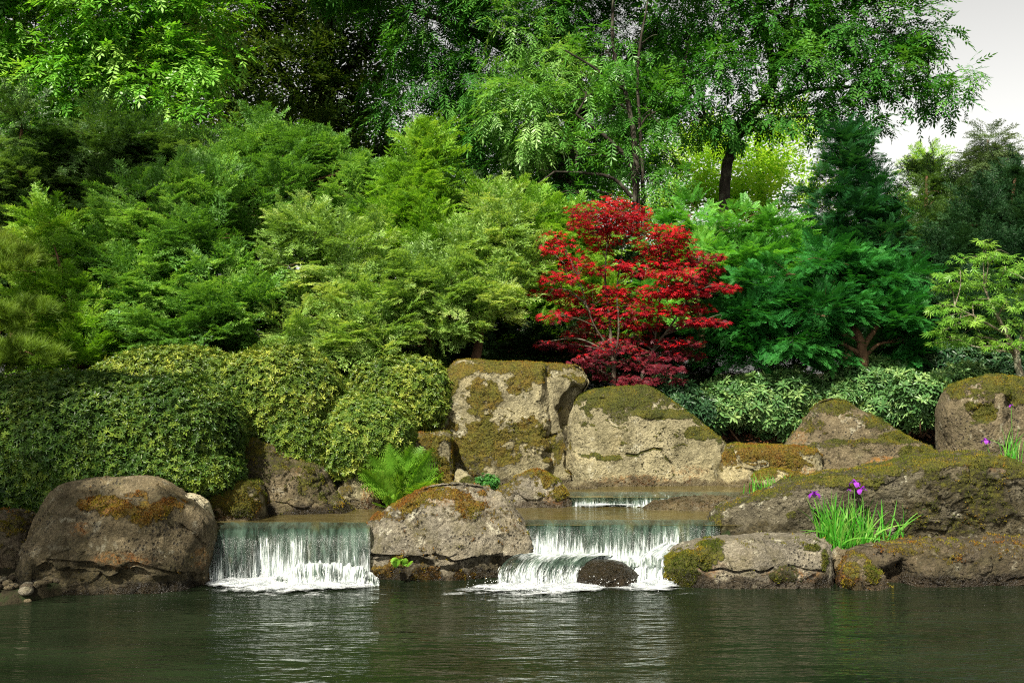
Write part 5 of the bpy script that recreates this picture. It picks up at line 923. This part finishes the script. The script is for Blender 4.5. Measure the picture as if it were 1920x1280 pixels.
shell_bush('rhododendron', 'darker rhododendron mound under the green maple', 'rhododendron', (1780, 740, 14.2), [(1770, 690, 80, 44, 14.3, 0.5), (1870, 700, 70, 36, 14.2, 0.5)], L_RHODO2, RHO, 57, 0.10, 240, p=2.1, rough=0.09, up=0.5, hole=0.5)
shell_bush('rhododendron', 'small dark evergreen shrub beside the foot of the red maple', 'shrub', (1280, 800, 12.9), [(1265, 760, 45, 40, 13.1, 0.3), (1310, 770, 40, 36, 13.2, 0.3), (1250, 730, 30, 22, 13.3, 0.25)], L_RHODO2, RHO, 58, 0.095, 260, p=2.1, rough=0.09, up=0.5, hole=0.4)
shell_bush('ivy', 'dark ivy creeping in the shade between hedge and tallest boulder', 'ivy', (700, 700, 13.4), [(680, 690, 60, 22, 13.5, 0.4), (800, 690, 40, 26, 13.5, 0.3)], L_HEDGE, ROS, 59, 0.08, 260, p=2.1, stems=False)
shell_bush('sedum', 'small fresh green cushion plant at the foot of the tallest boulder', 'plant', (915, 922, 11.7), [(917, 905, 22, 14, 11.75, 0.12)], leaf_mat('leaf_sedum', (0.02, 0.10, 0.015), (0.06, 0.22, 0.035), (0.15, 0.38, 0.07), 0.3), ROS, 60, 0.030, 1800, stems=False)
# fallen leaves under the rhododendrons
rng = np.random.default_rng(88); n = 2600; x = np.concatenate([rng.uniform(2.4, 4.3, n//2), rng.uniform(4.8, 6.2, n-n//2)]); y = rng.uniform(12.3, 14.0, n)
P = np.stack([x, y, ground_z(x, y)+0.035], 1); z = nrm(rng.normal(0, 0.5, (n, 3))+np.array([0, 0, 1])); xx = nrm(np.cross(z, rng.normal(0, 1, z.shape)))
o = scatter('fallen_leaves', None, leaf_mat('leaf_litter', (0.05, 0.02, 0.010), (0.15, 0.055, 0.025), (0.30, 0.13, 0.06), 0.1, 0.7, 0.2), [t_spray(nl=2, w=0.5, seed=70)], P, np.stack([xx, np.cross(z, xx), z], 1), rng.uniform(0.05, 0.11, n), rng.random(n), rng)
tag(o, 'red brown fallen leaves on the soil under the rhododendrons', 'fallen leaves', None, 'stuff')

# ------------------------------------------------------------------ maples
def maple(name, label, base, lines, pads, leaf, tm, seed, bark, size=0.085, dens=95, droop=0.25, lower=None, fat=1.0):
    rng = np.random.default_rng(seed); t = thing(name, label, 'maple', W(*base))
    pads = [(a, b, c*fat, d*fat, Y+rng.uniform(-0.35, 0.35)) for a, b, c, d, Y in pads]
    limbs(t, bark, lines, pads, seed, 0.005, br=0.55); P, D, U, R = [], [], [], []
    for c, r in wblobs(pads):
        n = int(dens*4*r[0]*max(r[1], r[2]*1.3)*2.0)+12; u = sph(n, rng); tone = rng.random()
        q = c+u*np.array([r[0], r[0]*0.75, r[2]])*(rng.random(n)**0.4)[:, None]; h = np.hypot(u[:, 0], u[:, 1]); q[:, 2] -= 0.25*r[2]*h*h
        P.append(q); D.append(u*np.array([1, 1, 0.1])+rng.normal(0, 0.45, (n, 3))*np.array([1, 1, 0.4])-np.array([0, 0.35, droop])); U.append(np.array([0, -0.35, 1.0])+rng.normal(0, 0.35, (n, 3))); R.append(np.clip(0.4*tone+0.6*rng.random(n), 0, 1))
    P, D, U, R = (np.concatenate(q) for q in (P, D, U, R)); S = size*rng.uniform(0.7, 1.2, len(P))
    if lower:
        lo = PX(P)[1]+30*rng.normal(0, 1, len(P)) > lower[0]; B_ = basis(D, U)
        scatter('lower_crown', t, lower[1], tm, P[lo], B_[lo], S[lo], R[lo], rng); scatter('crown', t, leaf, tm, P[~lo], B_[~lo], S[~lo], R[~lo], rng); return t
    scatter('crown', t, leaf, tm, P, basis(D, U), S, R, rng); return t
L_RED = leaf_mat('leaf_red_maple', (0.03, 0.004, 0.011), (0.26, 0.004, 0.010), (0.64, 0.010, 0.012), 0.30, 0.55, 0.2, tcol=(1.1, 0.5, 0.5), patch=3.0)
L_GRN = leaf_mat('leaf_green_maple', (0.05, 0.17, 0.015), (0.13, 0.31, 0.03), (0.30, 0.46, 0.07), 0.40, 0.42, 0.4, patch=3.0)
rp = [(1148, 378, 34, 12), (1105, 392, 42, 14), (1165, 398, 46, 16), (1195, 395, 22, 14), (1090, 410, 26, 12), (1130, 420, 60, 16), (1190, 415, 30, 18), (1145, 440, 50, 16), (1042, 448, 34, 15), (1035, 465, 22, 12), (1120, 458, 34, 18), (1250, 432, 42, 14), (1275, 445, 30, 14), (1230, 455, 48, 16), (1265, 470, 50, 16), (1080, 490, 34, 14), (1100, 500, 30, 12),
      (1240, 485, 56, 16), (1310, 485, 36, 12), (1330, 500, 28, 12), (1050, 518, 40, 12), (1125, 510, 14, 6), (1200, 508, 38, 12), (1270, 505, 52, 16), (1160, 495, 26, 8), (1025, 546, 34, 10), (1070, 555, 40, 12), (1140, 540, 40, 12), (1185, 555, 56, 14), (1250, 540, 50, 16), (1310, 530, 46, 16), (1355, 538, 26, 9), (1290, 545, 40, 12), (1100, 575, 50, 14),
      (1190, 580, 56, 14), (1250, 580, 40, 12), (1300, 575, 40, 12), (1040, 592, 28, 12), (1140, 600, 50, 14), (1210, 605, 50, 14), (1310, 602, 42, 8), (1345, 604, 18, 5), (1100, 622, 44, 14), (1190, 630, 46, 14), (1270, 640, 44, 10), (1050, 645, 40, 8), (1100, 650, 30, 10), (1160, 650, 50, 14), (1250, 665, 44, 10), (1290, 663, 30, 8), (1110, 672, 40, 9), (1200, 680, 40, 12), (1245, 690, 40, 8), (1110, 690, 24, 7), (1150, 705, 40, 8), (1250, 712, 36, 7), (1190, 712, 40, 9), (1002, 548, 18, 6), (1375, 540, 16, 5), (1018, 455, 14, 8), (1345, 480, 16, 6), (1020, 642, 20, 5), (1340, 604, 26, 5)]
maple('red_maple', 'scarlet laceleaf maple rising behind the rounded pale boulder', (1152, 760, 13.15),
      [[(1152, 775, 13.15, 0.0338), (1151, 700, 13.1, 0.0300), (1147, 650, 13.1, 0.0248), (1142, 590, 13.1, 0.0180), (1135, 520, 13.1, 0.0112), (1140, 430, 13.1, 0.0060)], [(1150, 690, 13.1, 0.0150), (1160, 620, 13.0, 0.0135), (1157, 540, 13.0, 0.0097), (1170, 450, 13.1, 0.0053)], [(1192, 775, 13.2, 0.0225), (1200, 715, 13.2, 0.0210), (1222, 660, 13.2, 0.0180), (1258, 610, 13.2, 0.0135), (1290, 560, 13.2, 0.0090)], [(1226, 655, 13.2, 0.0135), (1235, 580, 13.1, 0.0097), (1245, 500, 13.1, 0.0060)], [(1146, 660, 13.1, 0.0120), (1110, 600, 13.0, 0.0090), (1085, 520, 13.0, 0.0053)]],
      [(*q, 13.1) for q in rp], L_RED, MAP, 80, bark_mat('bark_maple', (0.03, 0.024, 0.017), (0.095, 0.075, 0.05), 0.3), size=0.068, dens=185, fat=1.17, lower=(628, leaf_mat('leaf_purple_shaded_maple', (0.022, 0.004, 0.010), (0.105, 0.010, 0.018), (0.26, 0.026, 0.034), 0.3, 0.5, 0.25, tcol=(1.1, 0.6, 0.6), patch=3.0)))  # lower leaves purple, and darkened to paint the shade under the crown
gp = [(1850, 482, 70, 10), (1800, 512, 44, 10), (1880, 508, 50, 12), (1850, 530, 60, 12), (1780, 535, 44, 12), (1920, 540, 50, 16), (1830, 560, 60, 12), (1775, 575, 40, 12), (1890, 570, 50, 14), (1800, 600, 50, 12), (1860, 600, 50, 14), (1770, 620, 34, 10), (1920, 610, 50, 18), (1830, 632, 50, 10), (1880, 645, 50, 12), (1780, 640, 40, 10), (1960, 560, 60, 30), (1930, 500, 50, 14), (1845, 455, 24, 8)]
maple('green_maple', 'fresh light green laceleaf maple spreading in tiers at the right edge', (1915, 720, 12.6),
      [[(1915, 735, 12.6, 0.05), (1908, 680, 12.6, 0.042), (1890, 630, 12.6, 0.032), (1868, 590, 12.5, 0.02), (1845, 540, 12.5, 0.01)], [(1906, 670, 12.6, 0.03), (1925, 590, 12.6, 0.02), (1930, 520, 12.6, 0.01)], [(1890, 630, 12.6, 0.018), (1840, 600, 12.4, 0.013), (1790, 575, 12.3, 0.006)]],
      [(*q, 12.5) for q in gp], L_GRN, LACE, 81, M_BARK2, size=0.10, dens=85)

# ------------------------------------------------------------------ fern, grass, irises
def ribbon(A, pts, wid, side, a):
    P = np.asarray(pts); S = np.asarray(side)*np.asarray(wid)[:, None]; n = len(P); V = np.empty((2*n, 3)); V[0::2] = P-S; V[1::2] = P+S
    i = np.arange(n-1); A.add(V, np.stack([2*i, 2*i+1, 2*i+3, 2*i+2], 1), np.repeat(a, 2) if np.ndim(a) else a)
k_fern = leaf_mat('leaf_fern', (0.045, 0.15, 0.012), (0.14, 0.32, 0.024), (0.38, 0.52, 0.07), 0.45, 0.5, 0.3)
def fern(label, base, nf, length, seed, spread=1.0):
    rng = np.random.default_rng(seed); b = W(*base); t = thing('fern', label, 'fern', b)
    for f in range(nf):
        az = rng.uniform(0, 6.28); e = rng.uniform(1.0, 1.5) if f % 4 else rng.uniform(0.55, 0.95); L = length*rng.uniform(0.7, 1.1); h = np.array([math.cos(az), math.sin(az)*0.8, 0])*spread; A = Acc()
        d = h*math.cos(e)+np.array([0, 0, math.sin(e)]); n = 24; s = np.linspace(0, 1, n); P = b+rng.normal(0, 0.05, 3)*np.array([1, 1, 0])+s[:, None]*L*d+(s**2)[:, None]*L*(h*0.16-np.array([0, 0, 0.12]))
        Tn = nrm(np.gradient(P, axis=0)); S = nrm(np.cross(Tn, np.array([0, 0, 1.0])+0.3*rng.normal(0, 1, 3))); N = np.cross(S, Tn)
        ribbon(A, P, np.full(n, 0.0035), S, 0.2)
        for i in range(4, n):
            pl = L*0.30*math.sin(math.pi*min(1, (s[i]-0.08)/0.95)**0.8)+0.012
            for sd in (-1, 1):
                dd = nrm(S[i]*sd*0.9+Tn[i]*0.45-N[i]*0.12+rng.normal(0, 0.08, 3)); w = nrm(np.cross(dd, N[i])); m = 7
                for j in range(m):
                    q = (j+0.3)/m; p = P[i]+dd*pl*q-N[i]*0.1*pl*q*q; l = pl*0.16*(1.1-q)+0.005
                    for s2 in (-1, 1): A.add(np.array([p-dd*l*0.35, p+dd*l*0.4, p+w*s2*l+dd*l*0.5]), [[0, 1, 2]], min(1, 0.2+0.6*q*rng.random()+0.2*s[i]))
        q = [f_ for f_ in A.F if f_.shape[1] == 4]; r = [f_ for f_ in A.F if f_.shape[1] == 3]
        mk('frond', np.concatenate(A.V), [np.concatenate(q), np.concatenate(r)], k_fern, t, attrs={'rnd': A.attr()})
    return t
fern('large bright green fern spilling over the stream bank left of the centre boulder', (752, 952, 10.75), 52, 0.74, 90, 0.62)
fern('tiny green fern on the mossy side of the centre boulder', (745, 1062, 8.98), 9, 0.09, 91)
fern('small curled fern frond sprouting low beside the large fern', (738, 952, 10.4), 8, 0.20, 92)
def blades(parent, b, n, h, spread, mat, seed, width=0.007, lean=(0, 0), name='leaves'):
    rng = np.random.default_rng(seed); A = Acc()
    for k in range(n):
        az = rng.uniform(0, 6.28); o = np.array([math.cos(az), math.sin(az), 0]); L = h*rng.uniform(0.45, 1.1); tilt = abs(rng.normal(0, 0.20))+0.03; m = 12; s = np.linspace(0, 1, m)
        bend = abs(rng.normal(0, 0.16)) if k % 9 else rng.uniform(0.5, 0.9); st = b+np.array([rng.normal(0, spread), rng.normal(0, spread*0.5), 0]); dl = np.array([lean[0], lean[1], 0])
        P = st+s[:, None]*L*nrm(np.array([0, 0, 1.0])+o*tilt+dl)+(s**2.4)[:, None]*L*(o*bend-np.array([0, 0, 0.55*bend])); P[:, 0] += 0.004*np.sin(s*5+k)
        S = nrm(np.cross(np.gradient(P, axis=0), rng.normal(0, 0.4, 3)+np.array([0, 1.0, 0]))); w = width*rng.uniform(0.6, 1.2)*np.clip(1.05-s**3, 0.04, 1)
        ribbon(A, P, w, S, np.clip(rng.random()*0.7+0.25*s, 0, 1) if rng.random() > 0.06 else 1.0)
    V, F = A.get(); return mk(name, V, F, mat, parent, attrs={'rnd': A.attr()})
L_IRIS = leaf_mat('leaf_iris', (0.022, 0.15, 0.010), (0.06, 0.30, 0.018), (0.28, 0.46, 0.09), 0.40, 0.45, 0.3, patch=6)
M_STEM = leaf_mat('iris_stem', (0.04, 0.16, 0.02), (0.08, 0.22, 0.03), (0.14, 0.28, 0.05), 0.2)
M_PETAL = leaf_mat('iris_petal', (0.10, 0.01, 0.20), (0.24, 0.022, 0.40), (0.42, 0.10, 0.58), 0.35, 0.5, 0.3, tcol=(1.1, 0.9, 1.2), patch=30)
def bloom(parent, root, top, seed, sc=1.0):
    rng = np.random.default_rng(seed); P = smooth_line([root, (root+top)/2+rng.normal(0, 0.015, 3), top], 10); V, F = tube(P, np.linspace(0.0045, 0.003, 10), 6)
    st = mk('flower_stem', V, F, M_STEM, parent, smooth=True, attrs={'rnd': np.full(len(V), 0.5)}); A = Acc()
    def petal(az, e0, curl, L, wd, a):
        o = np.array([math.cos(az), math.sin(az), 0]); m = 8; s = np.linspace(0, 1, m); ang = e0-curl*s; dr = np.cos(ang)[:, None]*o+np.sin(ang)[:, None]*np.array([0, 0, 1.0]); Q = top+np.cumsum(dr, 0)*L/m
        side = np.cross(o, [0, 0, 1.0]); w = wd*np.sin(math.pi*np.clip(0.08+0.87*s, 0, 1))**0.8; rf = 0.15*w*np.sin(s*9+az)
        L3 = np.stack([Q-side*w[:, None]+np.array([0, 0, 1])*rf[:, None], Q+np.array([0, 0, 1])*(0.18*w)[:, None], Q+side*w[:, None]-np.array([0, 0, 1])*rf[:, None]], 1)
        A.add(L3.reshape(-1, 3), grid_faces(3, m), a+0.25*s.repeat(3)-0.1)
    for k in range(3):
        az = seed*1.3+k*2.094; petal(az, 0.5, 2.3, 0.085*sc, 0.026*sc, 0.55+rng.uniform(-.1, .2)); petal(az+1.047, 1.15, 1.0, 0.055*sc, 0.012*sc, 0.45); petal(az+0.2, 0.9, 1.2, 0.04*sc, 0.010*sc, 0.8)
    V, F = A.get(); mk('flower', V, F, M_PETAL, parent, smooth=True, attrs={'rnd': np.clip(A.attr(), 0, 1)})
t = thing('iris_clump', 'purple flowering iris clump with tall green blades in the cleft of the right boulders', 'iris', W(1590, 1040, 9.35))
b = W(1590, 1045, 9.35)
blades(t, W(1570, 1042, 9.35), 110, 0.60, 0.070, L_IRIS, 93, width=0.008); blades(t, W(1615, 1045, 9.35), 55, 0.58, 0.055, L_IRIS, 94, width=0.008)
for q, s in ((W(1527, 926, 9.35), 1), (W(1603, 905, 9.38), 2), (W(1616, 918, 9.32), 3)): bloom(t, W(1575+10*s, 1040, 9.35), q, s)
bloom(t, W(1590, 1042, 9.36), W(1592, 918, 9.36), 4, 0.35)
t = thing('iris_clump', 'sparse arching iris clump without flowers, right of the flowering one', 'iris', W(1660, 1020, 9.4)); blades(t, W(1655, 1020, 9.42), 26, 0.42, 0.10, L_IRIS, 95, lean=(0.12, 0))
t = thing('iris_clump', 'iris with purple bud and thin blades at the far right edge', 'iris', W(1895, 885, 10.9))
blades(t, W(1898, 890, 10.9), 34, 0.55, 0.10, L_IRIS, 96); bloom(t, W(1870, 890, 10.9), W(1848, 826, 10.9), 5, 0.9); bloom(t, W(1900, 890, 10.9), W(1896, 760, 10.9), 6, 0.5)
t = thing('grass_tuft', 'bright green grass tuft on the orange rock at the stream edge', 'grass tuft', W(1450, 925, 11.2)); blades(t, W(1450, 930, 11.2), 70, 0.27, 0.13, L_IRIS, 97, width=0.005)

# tree added out of view, only to throw shade over the left side
t = thing('added_shade_tree', 'added broadleaf tree out of view, placed only to shade the left hedge and boulder', 'tree', (-7.6, 6.2, 0.2))
A = Acc(); A.add(*tube(smooth_line([(-7.6, 6.2, 0.1), (-7.5, 6.0, 2.5), (-7.3, 5.4, 4.6), (-6.9, 4.6, 7.4)], 20), np.linspace(0.22, 0.06, 20), 9)); A.add(*tube(smooth_line([(-7.35, 5.6, 4.2), (-7.6, 7.4, 7.2), (-7.7, 9.6, 9.8)], 16), np.linspace(0.11, 0.03, 16), 8)); V, F = A.get(); mk('trunk', V, F, M_BARK, t, smooth=True)
rng = np.random.default_rng(123); u = sph(1500, rng); cl = np.array([-6.7, 4.9, 6.8])+u*np.array([2.0, 2.3, 1.2])*(rng.random(1500)**0.4)[:, None]; u2 = sph(1500, rng); cl = np.concatenate([cl, np.array([-7.7, 9.6, 9.6])+u2*np.array([2.5, 2.4, 1.1])*(rng.random(1500)**0.4)[:, None]]); cl = cl[vnoise(cl*0.9, 9) > np.where(cl[:, 1] > 7.2, 0.45, 0.08)]
P = np.repeat(cl, 6, 0)+rng.normal(0, 0.14, (len(cl)*6, 3)); scatter('crown', t, L_ASH, BEECH, P, basis(rng.normal(0, 1, P.shape), np.array([0, 0, 1.0])+rng.normal(0, 0.4, P.shape)), rng.uniform(0.22, 0.36, len(P)), rng.random(len(P)), rng)
